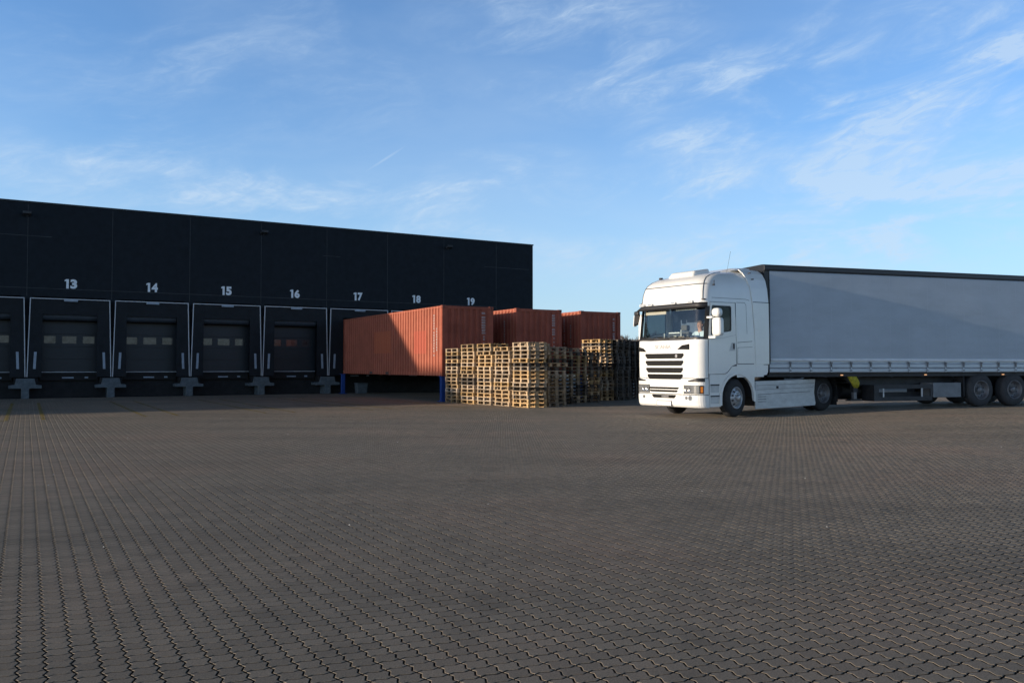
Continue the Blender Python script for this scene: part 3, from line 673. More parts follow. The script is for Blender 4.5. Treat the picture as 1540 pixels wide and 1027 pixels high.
# blue swap-body style legs
def leg(u, v, label):
    root = empty('support_leg', Wd(u, v), TH, label, 'support leg', 'blue legs carrying the containers')
    b = MB(); b.box(-0.09, 0.09, -0.07, 0.07, 0.0, ZC0 - 0.03); b.prism([(-0.16, 0.0), (0.02, 0.0), (0.0, 0.75), (-0.07, 0.75)], lambda a, z, t: (t, a * -1, z), -0.05, 0.05); b.build('post', 'blue', root, bevel=0.008)
    b = MB(); b.box(-0.16, 0.16, -0.15, 0.15, 0.0, 0.025); b.build('foot_plate', 'blue', root)
    b = MB(); b.box(-0.12, 0.12, -0.10, 0.10, ZC0 - 0.029, ZC0 - 0.006); b.build('head_plate', 'blue', root)
leg(14.33, 11.86, 'blue steel leg under the sunlit corner of the nearest container')
leg(13.95, 0.95, 'blue steel leg under dock end of nearest container beside concrete pier')
leg(16.36, 11.86, 'blue steel leg hidden behind first pallet stack under nearest container')
for i, (a, c, s) in enumerate(((17.72, 19.74, 'middle'), (20.98, 22.9, 'farthest right'))):
    leg(a, 11.86, 'blue steel leg under left near corner of the %s container' % s)
    leg(c, 11.86, 'blue steel leg under right near corner of the %s container' % s)
    leg(c, 0.92, 'blue steel leg under right dock end of the %s container' % s)
bn = empty('storage_box', Wd(14.72, 1.5), TH, 'pale grey lidded box on the ground under the nearest container', 'box')
b = MB(); b.hexa([(-0.24, -0.2, 0.03), (0.24, -0.2, 0.03), (0.24, 0.2, 0.03), (-0.24, 0.2, 0.03), (-0.27, -0.24, 0.5), (0.27, -0.24, 0.5), (0.27, 0.24, 0.5), (-0.27, 0.24, 0.5)]); b.build('body', 'bin', bn, bevel=0.02)
b = MB(); b.box(-0.29, 0.29, -0.26, 0.26, 0.502, 0.55); b.build('lid', 'bin', bn, bevel=0.015)

# ------------------------------------------------------------------ pallets
PL, PW, PH = 1.08, 0.75, 0.139
def pallet_mesh(name, m, variant):
    rr = random.Random(variant); b = MB(); k = PH / 0.144
    def brd(x0, x1, y0, y1, z0, z1):
        j = lambda: rr.uniform(-0.006, 0.006)
        b.box(x0 + j(), x1 + j(), y0 + j(), y1 + j(), z0, z1)
    # long side runs along y (PL); three bearers of blocks under the deck
    for q, wdt in ((0, 0.13), (1, 0.09), (2, 0.13), (3, 0.09), (4, 0.13)):       # deck boards along y
        x = q * (PW - 0.13) / 4 + (0.02 if wdt < 0.1 else 0)
        if variant == 2 and q == 1: continue
        brd(x, x + wdt, 0, PL, 0.125 * k, PH - 0.001)
    for y in (0, (PL - 0.13) / 2, PL - 0.13): brd(0, PW, y, y + 0.115, 0.108 * k, 0.1245 * k)    # stringer boards
    for x, wx in ((0, 0.09), ((PW - 0.13) / 2, 0.13), (PW - 0.09, 0.09)):
        for y in (0, (PL - 0.13) / 2, PL - 0.13): b.box(x + .002, x + wx - .002, y + 0.006, y + 0.100, 0.0175 * k, 0.1075 * k)
        brd(x, x + wx, 0, PL, 0.001, 0.017 * k)
    o = b.build(name, m); return o
protos = [pallet_mesh('wooden_pallet', 'wood', 0), pallet_mesh('wooden_pallet', 'wood', 1), pallet_mesh('wooden_pallet', 'wood', 2)]
used = [False] * 3
gprotos = [pallet_mesh('wooden_pallet', 'wood_grey', 4), pallet_mesh('wooden_pallet', 'wood_grey', 5)]
gused = [False] * 2
ORD = ['bottom', 'second from the ground', 'third from the ground', 'fourth from the ground', 'fifth from the ground', 'sixth from the ground', 'seventh from the ground',
       'eighth from the ground', 'eighth from the top', 'seventh from the top', 'sixth from the top', 'fifth from the top', 'fourth from the top', 'third from the top', 'second from the top', 'topmost']
WORDS = ['', '', 'second', 'third', 'fourth', 'fifth', 'sixth', 'seventh', 'eighth', 'ninth', 'tenth', 'eleventh', 'twelfth']
def stack(u, v, n, where, grey=0.0, rot=0.0, adj='wooden', group='pallets in the sunlit block'):
    rr = random.Random(int(u * 100 + v * 37)); du = dv = 0.0
    for i in range(n):
        if rr.random() < 0.3: du = rr.uniform(-0.03, 0.03); dv = rr.uniform(-0.035, 0.035)
        g = rr.random() < grey
        P_, S_ = (gprotos, gused) if g else (protos, used)
        q = rr.randrange(len(P_))
        if not S_[q]: o = P_[q]; S_[q] = True
        else: o = P_[q].copy(); COL.objects.link(o)
        yaw = TH + math.pi + rot + rr.uniform(-0.012, 0.012)
        # local +y (pallet length) points out of the building (v), local +x towards -u : anchor at u + PW
        x, y, _ = Wd(u + PW + du + rr.uniform(-.01, .01), v + dv + rr.uniform(-.012, .012))
        o.location = (x, y, float(gz(x, y)) + i * PH + 0.001); o.rotation_euler = (0, 0, yaw)
        k = n - 1 - i
        pos = 'bottom' if i == 0 else 'topmost' if k == 0 else (WORDS[i + 1] + ' from the ground') if i < n / 2 else (WORDS[k + 1] + ' from the top')
        tag(o, '%s pallet, %s in %s' % (adj, pos, where), 'pallet', group)
hts = (15, 16, 16, 15, 16)
names = ('the sunlit stack beside the blue leg', 'the second sunlit stack from left', 'the middle sunlit stack', 'the fourth sunlit stack from left', 'the sunlit corner stack')
for i in range(5):
    v = 12.24 + i * 1.105; u = 14.27 + i * 0.115
    stack(u, v, hts[i], names[i], grey=0.06, adj='pale')
for i, nm in ((4, 'the stack just right of the corner stack'), (3, 'the stack behind the one right of the corner'), (2, 'the third stack back in the second row')):
    stack(15.83, 12.30 + i * 1.105 - 0.50, 15 + (i == 3), nm, grey=0.2, adj='brown', group='pallets in the shaded rows')
for i, nm in ((4, 'the third shaded stack from the corner'), (3, 'the stack behind the third shaded stack')):
    stack(16.95, 11.20 + i * 1.105 - 0.65, 15, nm, grey=0.35, adj='brown', group='pallets in the shaded rows')
stack(17.95, 14.50, 15, 'the fourth shaded stack from the corner', grey=0.45, adj='brown', group='pallets in the shaded rows')
stack(18.80, 14.15, 14, 'the stack left of the tall dark block', grey=0.6, adj='brown', group='pallets in the shaded rows')
stack(20.10, 13.12, 18, 'the tall stack with sunlit upper rows', grey=0.45, rot=R(9), adj='tall stacked', group='pallets in the tall dark block')
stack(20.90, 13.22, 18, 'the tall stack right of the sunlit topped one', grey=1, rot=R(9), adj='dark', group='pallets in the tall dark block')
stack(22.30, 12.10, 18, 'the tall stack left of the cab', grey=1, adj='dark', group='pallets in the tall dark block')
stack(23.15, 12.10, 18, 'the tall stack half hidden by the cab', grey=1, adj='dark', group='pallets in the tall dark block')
for lst, us in ((protos, used), (gprotos, gused)):
    for o, s in zip(lst, us):
        if not s: bpy.data.objects.remove(o)

# ------------------------------------------------------------------ wheels
def wheel(parent, cx, cz, y_out, side, r=0.53, w=0.30, style='front', dual=False, yaw=0, name='wheel', tyre='rubber'):
    """side=-1: outer face towards -y. The wheel is an object with rim and hub children (mesh about its own centre)."""
    s = side
    t = MB(); w2 = w
    prof = [(0.01, 0.30), (-0.0, 0.33), (0.0, 0.42), (0.02, r - 0.05), (0.06, r - 0.008), (0.10, r)]
    pr = [(-s * a * 1.0, q) for a, q in prof]
    inner = [(-s * (w2 - a), q) for a, q in reversed(prof)]
    t.lathe(pr + inner, (0, 0, 0), 'y', 40)
    o = t.build(name, tyre, parent); o.location = (cx, y_out, cz); o.rotation_euler = (0, 0, yaw)
    g = MB()   # tread grooves as dark rings
    for q in (0.11, 0.15, 0.19): g.lathe([(-s * (q - 0.006), r + 0.001), (-s * (q + 0.006), r + 0.001)], (0, 0, 0), 'y', 40)
    g.build('tread_groove', 'gap', o)
    rm = MB()
    if style == 'front':      # convex disc
        rm.lathe([(-s * 0.012, 0.305), (s * 0.006, 0.30), (s * 0.008, 0.285), (-s * 0.05, 0.265), (-s * 0.06, 0.25), (s * 0.015, 0.20), (s * 0.03, 0.165), (s * 0.03, 0.0)], (0, 0, 0), 'y', 40)
    else:                     # deep dish
        rm.lathe([(-s * 0.012, 0.305), (s * 0.006, 0.30), (s * 0.006, 0.285), (-s * 0.05, 0.265), (-s * 0.13, 0.255), (-s * 0.135, 0.16), (-s * 0.12, 0.0)], (0, 0, 0), 'y', 40)
    ro = rm.build('rim', 'steel' if style == 'front' else 'steel_dark', o)
    yo = s * 0.031 if style == 'front' else -s * 0.118
    hb = MB(); hb.lathe([(yo - s * 0.01, 0.10), (yo + s * 0.05, 0.095), (yo + s * 0.07, 0.07), (yo + s * 0.07, 0.0)], (0, 0, 0), 'y', 24)
    for k in range(10):
        a = 2 * math.pi * k / 10; hb.lathe([(yo - s * 0.005, 0.017), (yo + s * 0.035, 0.015), (yo + s * 0.035, 0.0)], (0.137 * math.cos(a), 0, 0.137 * math.sin(a)), 'y', 6, False)
    hb.build('hub', 'steel' if style == 'front' else 'steel_dark', o)
    for k in range(10):
        hh = MB(); a = 2 * math.pi * (k + 0.5) / 10; rad = 0.218
        n_ = 10; vs = [(rad * math.cos(a) + 0.026 * math.cos(2 * math.pi * j / n_), 0, rad * math.sin(a) + 0.026 * math.sin(2 * math.pi * j / n_)) for j in range(n_)]
        def zy(p):
            q = math.hypot(p[0], p[2])
            if style == 'front': return s * (0.015 - (q - 0.20) / 0.05 * 0.075) + s * 0.003
            return -s * 0.130
        hh.add([(p[0], zy(p), p[2]) for p in vs], [tuple(range(n_))])
        hh.build('hand_hole', 'gap', o)
    if dual:
        t2 = MB(); t2.lathe([(a - s * (w + 0.04), q) for a, q in pr + inner], (0, 0, 0), 'y', 32); t2.build('inner_tyre', tyre, o)
    return o

# ------------------------------------------------------------------ tractor unit
TT = R(35.0)
FW = np.array([6.232, 22.964]); TX = np.array([math.cos(TT), math.sin(TT)])
TO = FW - TX * 1.5
truck = empty('tractor_truck', (TO[0], TO[1], 0), TT, 'white high roof lorry tractor with driver, coupled to the grey trailer', 'truck')
CW = 2.50
# slight nose-down / right-leaning attitude of the cab body
XF = Matrix.Translation((1.5, CW / 2, 0.6)) @ Matrix.Rotation(R(0.55), 4, 'Y') @ Matrix.Rotation(R(0.5), 4, 'X') @ Matrix.Translation((-1.5, -CW / 2, -0.6))
XF = Matrix.Translation((1.5, CW / 2, 0.6)) @ Matrix.Rotation(R(-0.45), 4, 'Y') @ Matrix.Translation((-1.5, -CW / 2, -0.6))
def side3(a, z, t): return (a, t, z)          # plate on the near side: a = x, t = y
def front3(a, z, t): return (t, a, z)
LV = [  # z, x_front, inset, corner radius
    (1.10, 0.035, 0.0, 0.28), (1.46, 0.025, 0.0, 0.28), (2.02, 0.03, 0.0, 0.28), (2.14, 0.045, 0.0, 0.27), (2.30, 0.065, 0.004, 0.27), (3.04, 0.150, 0.012, 0.27),
    (3.16, 0.150, 0.015, 0.27), (3.45, 0.185, 0.03, 0.28), (3.62, 0.235, 0.05, 0.30), (3.72, 0.30, 0.08, 0.31), (3.81, 0.42, 0.13, 0.33), (3.88, 0.60, 0.20, 0.34), (3.93, 0.85, 0.32, 0.34), (3.96, 1.25, 0.55, 0.32)]
XR = 2.62
def ring(lv, out=0.0):
    z, xf, ins, r = lv; xf -= out; y0, y1 = ins - out, CW - ins + out; xr = XR; pts = []
    xc = xf + r
    for x in (xr, 2.2, 1.47, 1.27, 0.36): pts.append((max(x, xc + 0.001), y0))
    pts[-1] = (max(0.36, xc + 0.001), y0)
    for k in range(7):
        a = math.pi / 2 * k / 6; pts.append((xc - r * math.sin(a), y0 + r - r * math.cos(a)))
    for t in (0.18, 0.5, 0.82): pts.append((xf - 0.012 * math.sin(math.pi * t), y0 + r + (y1 - y0 - 2 * r) * t))
    for k in range(7):
        a = math.pi / 2 * (1 - k / 6); pts.append((xc - r * math.sin(a), y1 - r + r * math.cos(a)))
    for x in (0.36, 1.27, 1.47, 2.2, xr): pts.append((max(x, xc + 0.001), y1))
    rise = max(0.0, z - 3.4) / 0.6 * 0.065
    return [(x, y, z + rise * x) for x, y in pts]
def loft(lv_idx, cols, closed_back=False, out=0.0, smooth=True):
    b = MB(); rings = [ring(LV[i], out) for i in lv_idx]; n = len(rings[0]); vs = [p for r_ in rings for p in r_]; fs = []
    for i in range(len(rings) - 1):
        for c in range(n - 1):
            if (lv_idx[i], c) in cols: fs.append((i * n + c, i * n + c + 1, (i + 1) * n + c + 1, (i + 1) * n + c))
    b.add(vs, fs, smooth); return b
nC = len(ring(LV[0])) - 1          # 26 columns
iA, iB = 5, 21                     # arc start .. far arc end column indexes
def build_cab():
    allc = set((i, c) for i in range(len(LV) - 1) for c in range(nC))
    win_cols = set(range(7, nC - 7))       # glass of the windscreen, part of the corner arcs included
    pil_cols = (set(range(5, 7)) | set(range(nC - 7, nC - 5)))
    ws = set((i, c) for i in (3, 4) for c in win_cols); pil = set((i, c) for i in (3, 4) for c in pil_cols)
    door_cols = {2, 3, 4} | {nC - 3, nC - 4, nC - 5}
    dr = set((i, c) for i in (0, 1, 2, 3, 4, 5) for c in {2, 3} | {nC - 3, nC - 4})
    dr |= set((i, c) for i in (0, 1, 2, 3, 4) for c in {4, nC - 5})
    dr_side = set((i, c) for i in (0, 1, 2, 3, 4, 5) for c in (2, 3, 4, nC - 3, nC - 4, nC - 5))
    body = allc - ws - pil - dr_side
    bo = loft(list(range(len(LV))), body)
    # top cap and rear wall
    top = ring(LV[-1]); bo.add(top, [tuple(range(len(top)))])
    z0, z1 = 1.10, 3.9
    bo.add([(XR, 0.0, z0), (XR, CW, z0), (XR, CW - 0.02, 3.3), (XR, 0.02, 3.3)], [(0, 1, 2, 3)])
    rr_ = [ring(l)[0] for l in LV[6:]] ; rl = [ring(l)[-1] for l in LV[6:]]
    bo.add(rr_ + rl[::-1] , [tuple(range(len(rr_) * 2))])
    cab = bo.build('cab_body', 'white', truck, xf=XF)
    pb = loft([3, 4, 5], pil); pb.build('windscreen_pillar', 'black', truck, xf=XF)
    wsb = loft([3, 4, 5], ws); wo_ = wsb.build('windscreen', 'glass', truck, xf=XF)
    # doors
    for near in (True, False):
        y0, y1 = (0.002, 0.045) if near else (CW - 0.045, CW - 0.002)
        xo = 0.335
        outer = [(xo, 1.20), (0.98, 1.20), (1.10, 1.26), (1.30, 1.42), (1.458, 1.455), (1.458, 2.35), (1.43, 3.15), (xo + 0.10, 3.15), (xo + 0.02, 2.2)]
        win = [(0.46, 2.26), (0.445, 2.30), (0.49, 3.03), (0.53, 3.06), (1.24, 3.06), (1.275, 3.02), (1.275, 2.41), (1.24, 2.37), (0.90, 2.33)]
        d = MB(); d.plate(outer, [win], side3, y0, y1); do = d.build('door', 'white', truck, bevel=0.008, xf=XF)
        fr = MB()
        cxw = sum(p[0] for p in win) / len(win); czw = sum(p[1] for p in win) / len(win)
        win2 = [(cxw + (x - cxw) * 0.93, czw + (z - czw) * 0.93) for x, z in win]
        ya, yb = (0.006, 0.03) if near else (CW - 0.03, CW - 0.006)
        fr.plate([(x, z) for x, z in win], [win2], side3, ya, yb); fr.build('window_frame', 'black', do, xf=XF)
        g = MB(); g.prism(win, side3, (0.018 if near else CW - 0.018), (0.022 if near else CW - 0.022)); g.build('side_window', 'side_glass', do, xf=XF)
        s = -1 if near else 1; yb0 = 0.0 if near else CW
        hd = MB(); 
        pts = [(1.16, 1.83), (1.40, 1.83), (1.40, 2.06), (1.27, 2.06)]
        hd.prism([(x + 0, z) for x, z in pts], side3, yb0 + s * 0.0005, yb0 + s * 0.004); 
        ho = hd.build('door_handle', 'white_dirty', do, xf=XF)
        h2 = MB(); h2.box(1.33, 1.36, min(yb0 + s * .006, yb0 + s * .03), max(yb0 + s * .006, yb0 + s * .03), 1.88, 2.03); h2.build('door_grip', 'gap', do, xf=XF)
    # seam lines on the near side
    def strip(b, pts, y, w=0.012):
        for (x0, z0), (x1, z1) in zip(pts[:-1], pts[1:]):
            d = Vector((x1 - x0, z1 - z0)).normalized(); n = Vector((-d.y, d.x)) * w / 2
            yy = y(z0) if callable(y) else y; yz = y(z1) if callable(y) else y
            b.add([(x0 + n.x, yy, z0 + n.y), (x1 + n.x, yz, z1 + n.y), (x1 - n.x, yz, z1 - n.y), (x0 - n.x, yy, z0 - n.y)], [(0, 1, 2, 3)])
    s = MB()
    insz = lambda z: np.interp(z, [l[0] for l in LV], [l[2] for l in LV]) - 0.003
    for y_f in (insz, lambda z: CW - insz(z)):
        strip(s, [(0.50, 3.27), (1.9, 3.27), (2.05, 3.24)], y_f, 0.010)
        strip(s, [(1.50, 3.17), (1.85, 3.17), (1.90, 3.10), (1.92, 2.3)], y_f, 0.010)
        strip(s, [(1.50, 2.06), (2.14, 2.10)], y_f, 0.012); strip(s, [(1.50, 1.92), (2.14, 1.94)], y_f, 0.008)
        strip(s, [(1.50, 1.47), (2.2, 1.47)], y_f, 0.018)
        strip(s, [(1.50, 1.45), (1.52, 1.92)], y_f, 0.010)
    s.build('panel_seam', 'gap', truck, xf=XF)
    s = MB()
    for y_f in (-0.0005, CW + 0.0005):
        strip(s, [(0.42, 2.16), (0.9, 2.18), (1.45, 2.27)], y_f, 0.012)
        strip(s, [(0.36, 1.30), (0.55, 1.30)], y_f, 0.0)
    s.build('door_swage', 'white_dirty', truck, xf=XF)
    # front: dark seam below the roof cap and corner seams
    def ringline(zi, zj, c0, c1, out, t):
        pass
    b = MB()
    zq = 3.64; lv = (zq, 0.245, 0.055, 0.30); r0 = ring(lv, 0.004)
    pts = r0[7:nC - 6]
    b.tube(pts, 0.013, 5)
    for sgn in (0, 1):
        path = []
        for z_, k_ in ((3.20, 8), (3.30, 8), (3.45, 8), (3.62, 8), (3.72, 8), (3.81, 8), (3.88, 7.6), (3.93, 7), (3.955, 6)):
            zz = [l[0] for l in LV]; lvv = tuple([z_] + [float(np.interp(z_, zz, [l[q] for l in LV])) for q in (1, 2, 3)])
            rg = ring(lvv, 0.003); i0 = int(k_); f = k_ - i0; p, q = Vector(rg[i0]), Vector(rg[i0 + 1]); p = p.lerp(q, f)
            if sgn: p.y = CW - p.y
            path.append(p)
        b.tube(path, 0.010, 5)
    b.build('roof_seam', 'gap', truck, xf=XF)
    # sun visor: dark band standing proud above the windscreen
    v = MB(); lo = ring((2.99, 0.10, 0.0, 0.27), 0.10)[6:nC - 5]; hi = ring((3.14, 0.15, 0.01, 0.27), 0.015)[6:nC - 5]
    lo2 = [(x + 0.02, y, z - 0.012) for x, y, z in lo]; n = len(lo)
    inn = ring((3.06, 0.15, 0.01, 0.27), 0.005)[6:nC - 5]
    v.add(lo + hi + inn, [(i, i + 1, n + i + 1, n + i) for i in range(n - 1)] + [(2 * n + i, 2 * n + i + 1, i + 1, i) for i in range(n - 1)], True)
    v.build('sun_visor', 'black', truck, xf=XF)
    for yy in (0.42, 1.05, 1.95, 2.28):
        q = MB(); q.box(0.075, 0.16, yy - 0.085, yy + 0.085, 3.13, 3.20); lo_ = q.build('marker_light', 'white', truck, bevel=0.012, xf=XF)
        q = MB(); q.box(0.070, 0.0745, yy - 0.06, yy + 0.06, 3.15, 3.185); q.build('lens', 'guide', lo_, xf=XF)
    # cowl under the windscreen
    c = MB(); a_ = ring((2.13, 0.045, 0.0, 0.27), 0.006)[7:nC - 6]; b_ = ring((2.20, 0.055, 0.0, 0.27), 0.010)[7:nC - 6]; n = len(a_)
    a_ = [(x, y, z + 0.06 * max(0, (abs(y - CW / 2) - 0.7)) ** 1.2) for x, y, z in a_]
    c.add(a_ + b_, [(i, i + 1, n + i + 1, n + i) for i in range(n - 1)], True); c.build('cowl', 'black', truck, xf=XF)
    w = MB()
    for y0_ in (0.55, 1.15, 1.75):
        w.tube([(-0.0, y0_, 2.17), (0.015, y0_ + 0.45, 2.22)], 0.011, 5); w.tube([(0.02, y0_ - 0.1, 2.21), (0.02, y0_ + 0.55, 2.24)], 0.008, 5)
    w.build('wiper', 'black', truck, xf=XF)
    # grille slots, upper panel
    def slot(parent, zc, hh, ya, yb, x=0.022, taper=0.08, mt='grille', nm='grille_slot', d=0.008):
        g = MB(); m_ = (ya + yb) / 2
        pts = [(ya + taper, zc - hh), (yb - taper, zc - hh), (yb, zc + hh * 0.35), (yb - 0.02, zc + hh), (ya + 0.02, zc + hh), (ya, zc + hh * 0.35)]
        g.prism(pts, front3, x - d, x); return g.build(nm, mt, parent, xf=XF)
    for q, (zc, ya, yb) in enumerate(((1.70, 0.60, 2.06), (1.505, 0.61, 2.05), (1.31, 0.63, 2.03), (1.13, 0.64, 1.98))):
        so = slot(truck, zc, 0.068, ya, yb, x=0.006 if q < 3 else 0.008, d=0.012)
        g = MB(); g.box(-0.014, 0.004, ya + 0.02, yb - 0.02, zc + 0.070, zc + 0.080); g.build('slot_lip', 'white', so, xf=XF)
        if q < 3:
            g = MB(); g.box(-0.010, -0.0065, ya + 0.05, yb - 0.05, zc - 0.004, zc + 0.004); g.build('slat', 'dark', so, xf=XF)
    g = MB(); g.lathe([(-0.006, 0.045), (-0.0075, 0.0)], (0.0, 0.86, 1.70), 'x', 16); g.build('round_badge', 'steel', truck, xf=XF)
    for pts in ([(0.40, 1.87), (0.82, 1.88), (0.64, 1.99), (0.40, 2.02)], [(2.04, 1.83), (2.30, 1.84), (2.36, 1.97), (2.16, 1.93)]):
        g = MB(); g.prism(pts, front3, -0.004, 0.02); g.build('air_vent', 'grille', truck, xf=XF)
    me = text_mesh('SCANIA', 0.15, 0.003, 0.006); lt_ = bpy.data.objects.new('front_lettering', me); COL.objects.link(lt_); lt_.parent = truck; me.materials.append(M['letter'])
    lt_.rotation_euler = (R(90), 0, R(-90)); lt_.location = (0.004, 1.38, 1.865); lt_.scale = (1.15, 1, 1)
    # bumper block
    def foot(x1, xf, r, y0=0.0, y1=CW):
        pts = [(x1, y0)]
        for k in range(7):
            a = math.pi / 2 * k / 6; pts.append((xf + r - r * math.sin(a), y0 + r - r * math.cos(a)))
        for k in range(7):
            a = math.pi / 2 * (1 - k / 6); pts.append((xf + r - r * math.sin(a), y1 - r + r * math.cos(a)))
        return pts + [(x1, y1)]
    bp_ = MB(); secs = [(0.30, 0.07), (0.36, 0.02), (0.50, 0.0), (0.64, 0.0)]
    base = [foot(0.36, xf, 0.26) for z, xf in secs]; n = len(base[0]); vs = [(x, y, secs[i][0]) for i, r_ in enumerate(base) for x, y in r_]
    fs = [(i * n + c, i * n + (c + 1) % n, (i + 1) * n + (c + 1) % n, (i + 1) * n + c) for i in range(3) for c in range(n)] + [tuple(range(n)), tuple(range(4 * n - 1, 3 * n - 1, -1))]
    bp_.add(vs, fs, False); bu = bp_.build('bumper', 'white', truck, bevel=0.015, xf=XF)
    md = MB(); md.prism(foot(0.335, 0.012, 0.26), lambda a, y, t: (a, y, t), 0.655, 1.085); md.build('lower_nose', 'white', truck, bevel=0.012, xf=XF)
    for zc, ya, yb in ((0.815, 0.78, 1.93), (0.735, 0.82, 1.90)): slot(truck, zc, 0.028, ya, yb, x=0.010, taper=0.05, d=0.010)
    so = slot(bu, 0.585, 0.045, 0.88, 1.80, x=-0.001, taper=0.07)
    g = MB(); g.box(-0.014, -0.0095, 1.15, 1.42, 0.56, 0.61); g.build('intake_mesh', 'steel_dark', so, xf=XF)
    g = MB(); g.box(-0.016, -0.002, 1.06, 1.60, 0.335, 0.455); po = g.build('number_plate', 'hem', bu, xf=XF)
    g = MB(); g.box(-0.010, -0.0025, 1.045, 1.615, 0.322, 0.468); g.build('plate_frame', 'gap', po, xf=XF)
    g = MB()
    for yy in (0.50, 0.36, 2.12): g.lathe([(-0.008, 0.045), (-0.010, 0.0)] if yy != 0.36 else [(-0.007, 0.055), (-0.009, 0.0)], (0.0, yy, 0.56), 'x', 18)
    g.build('fog_lamp', 'lens', bu, xf=XF)
    g = MB(); g.lathe([(-0.0065, 0.075), (-0.0066, 0.056)], (0.0, 0.36, 0.56), 'x', 24); g.build('lamp_ring', 'guide', bu, xf=XF)
    # headlights (recess, reflectors, lens) and the black corner vents
    for near in (True, False):
        f = lambda y: y if near else CW - y
        def patch(y_from, y_to, z0, z1, out):
            """band on the rounded nose between two arc lengths measured from the front centre side"""
            arc = []; r = 0.26; xf = 0.012 - out
            pts = [(xf, yy) for yy in (0.62, 0.45, 0.26)] + [(xf + (r + out) - (r + out) * math.cos(a) if False else 0.012 + r - (r + out) * math.cos(a), r - (r + out) * math.sin(a)) for a in [math.pi / 2 * k / 6 for k in range(1, 7)]]
            L_ = [0]
            for p, q in zip(pts[:-1], pts[1:]): L_.append(L_[-1] + math.hypot(q[0] - p[0], q[1] - p[1]))
            xs = np.interp(np.linspace(y_from, y_to, 9), L_, [p[0] for p in pts]); ys = np.interp(np.linspace(y_from, y_to, 9), L_, [p[1] for p in pts])
            b = MB(); n_ = 9; vs = [(float(xs[i]), f(float(ys[i])), z0) for i in range(n_)] + [(float(xs[i]), f(float(ys[i])), z1 if not callable(z1) else z1(i / 8)) for i in range(n_)]
            b.add(vs, [(i, i + 1, n_ + i + 1, n_ + i) for i in range(n_ - 1)], True); return b
        hl = patch(0.02, 0.66, 0.675, 0.905, 0.006).build('headlight', 'black', truck, xf=XF)
        patch(0.04, 0.54, 0.695, 0.89, 0.010).build('lens', 'lens', hl, xf=XF)
        patch(0.575, 0.64, 0.71, 0.87, 0.011).build('indicator', 'orange', hl, xf=XF)
        q = MB()
        for yy in (0.52, 0.38): q.lathe([(-0.012, 0.055), (-0.004, 0.03), (-0.004, 0.0)], (0.01, f(yy), 0.79), 'x', 16)
        q.build('reflector', 'chrome', hl, xf=XF)
        patch(0.18, 0.70, 1.00, lambda t: 1.03 + 0.065 * min(1, t * 1.6), 0.008).build('corner_vent', 'black', truck, xf=XF)
    # near-side and far-side lower bodywork with wheel arch and steps
    wx, wr = 1.50, 0.66
    for near in (True, False):
        ya, yb = (0.004, 0.06) if near else (CW - 0.06, CW - 0.004)
        arch = [(wx + wr * math.cos(a), 0.55 + wr * 0.94 * math.sin(a)) for a in [math.pi * k / 14 for k in range(15)]]   # from rear to front
        outer = [(0.375, 0.33), (wx - wr, 0.30)] + arch[::-1][1:] + [(wx + wr, 0.50)]
        outer = [(0.375, 0.31), (wx - wr - 0.02, 0.31)] + [(x, z) for x, z in arch[::-1]] + [(wx + wr + 0.02, 0.44), (wx + wr + 0.06, 0.44), (wx + wr + 0.06, 1.43), (1.30, 1.41), (1.12, 1.25), (1.0, 1.185), (0.375, 1.185)]
        p = MB(); p.plate(outer, [], side3, ya, yb); wg = p.build('wing', 'white', truck, bevel=0.008)
        lip = MB(); o1 = [(wx + (wr + 0.085) * math.cos(a), 0.55 + (wr + 0.085) * 0.94 * math.sin(a)) for a in [math.pi * k / 14 for k in range(15)]]
        yc, yd = (-0.022, 0.0035) if near else (CW - 0.0035, CW + 0.022)
        lip.prism([(wx + wr + 0.085, 0.42), (wx + wr, 0.42)][::-1] + o1 + [(wx - wr - 0.085, 0.34), (wx - wr, 0.34)] + arch[::-1], side3, yc, yd) if False else lip.plate([(wx + wr + 0.085, 0.42)] + o1 + [(wx - wr - 0.085, 0.34), (wx - wr, 0.34)] + arch[::-1] + [(wx + wr, 0.42)], [], side3, yc, yd)
        lip.build('arch_lip', 'white', wg, bevel=0.006)
        y_s = (0.0, 0.0035) if near else (CW - 0.0035, CW)
        for za, zb in ((0.40, 0.62), (0.70, 0.92)):
            q = MB(); q.box(0.40, 0.74, y_s[0], y_s[1], za, zb); so = q.build('step_recess', 'white_dirty', wg)
            q = MB(); q.box(0.40, 0.74, y_s[0] - (0.01 if near else 0), y_s[1] + (0 if near else 0.01), zb - 0.035, zb); q.build('step_edge', 'gap', so)
        # inner wheel housing
        q = MB(); ar = [(wx + 0.64 * math.cos(a), 0.55 + 0.62 * math.sin(a)) for a in [math.pi * k / 12 for k in range(13)]]; n = len(ar)
        y2, y3 = (0.061, 0.62) if near else (CW - 0.62, CW - 0.061)
        q.add([(x, y2, z) for x, z in ar] + [(x, y3, z) for x, z in ar], [(i, i + 1, n + i + 1, n + i) for i in range(n - 1)], True)
        q.add([(x, y3 if near else y2, z) for x, z in ar], [tuple(range(n))])
        q.build('wheel_housing', 'black', wg)
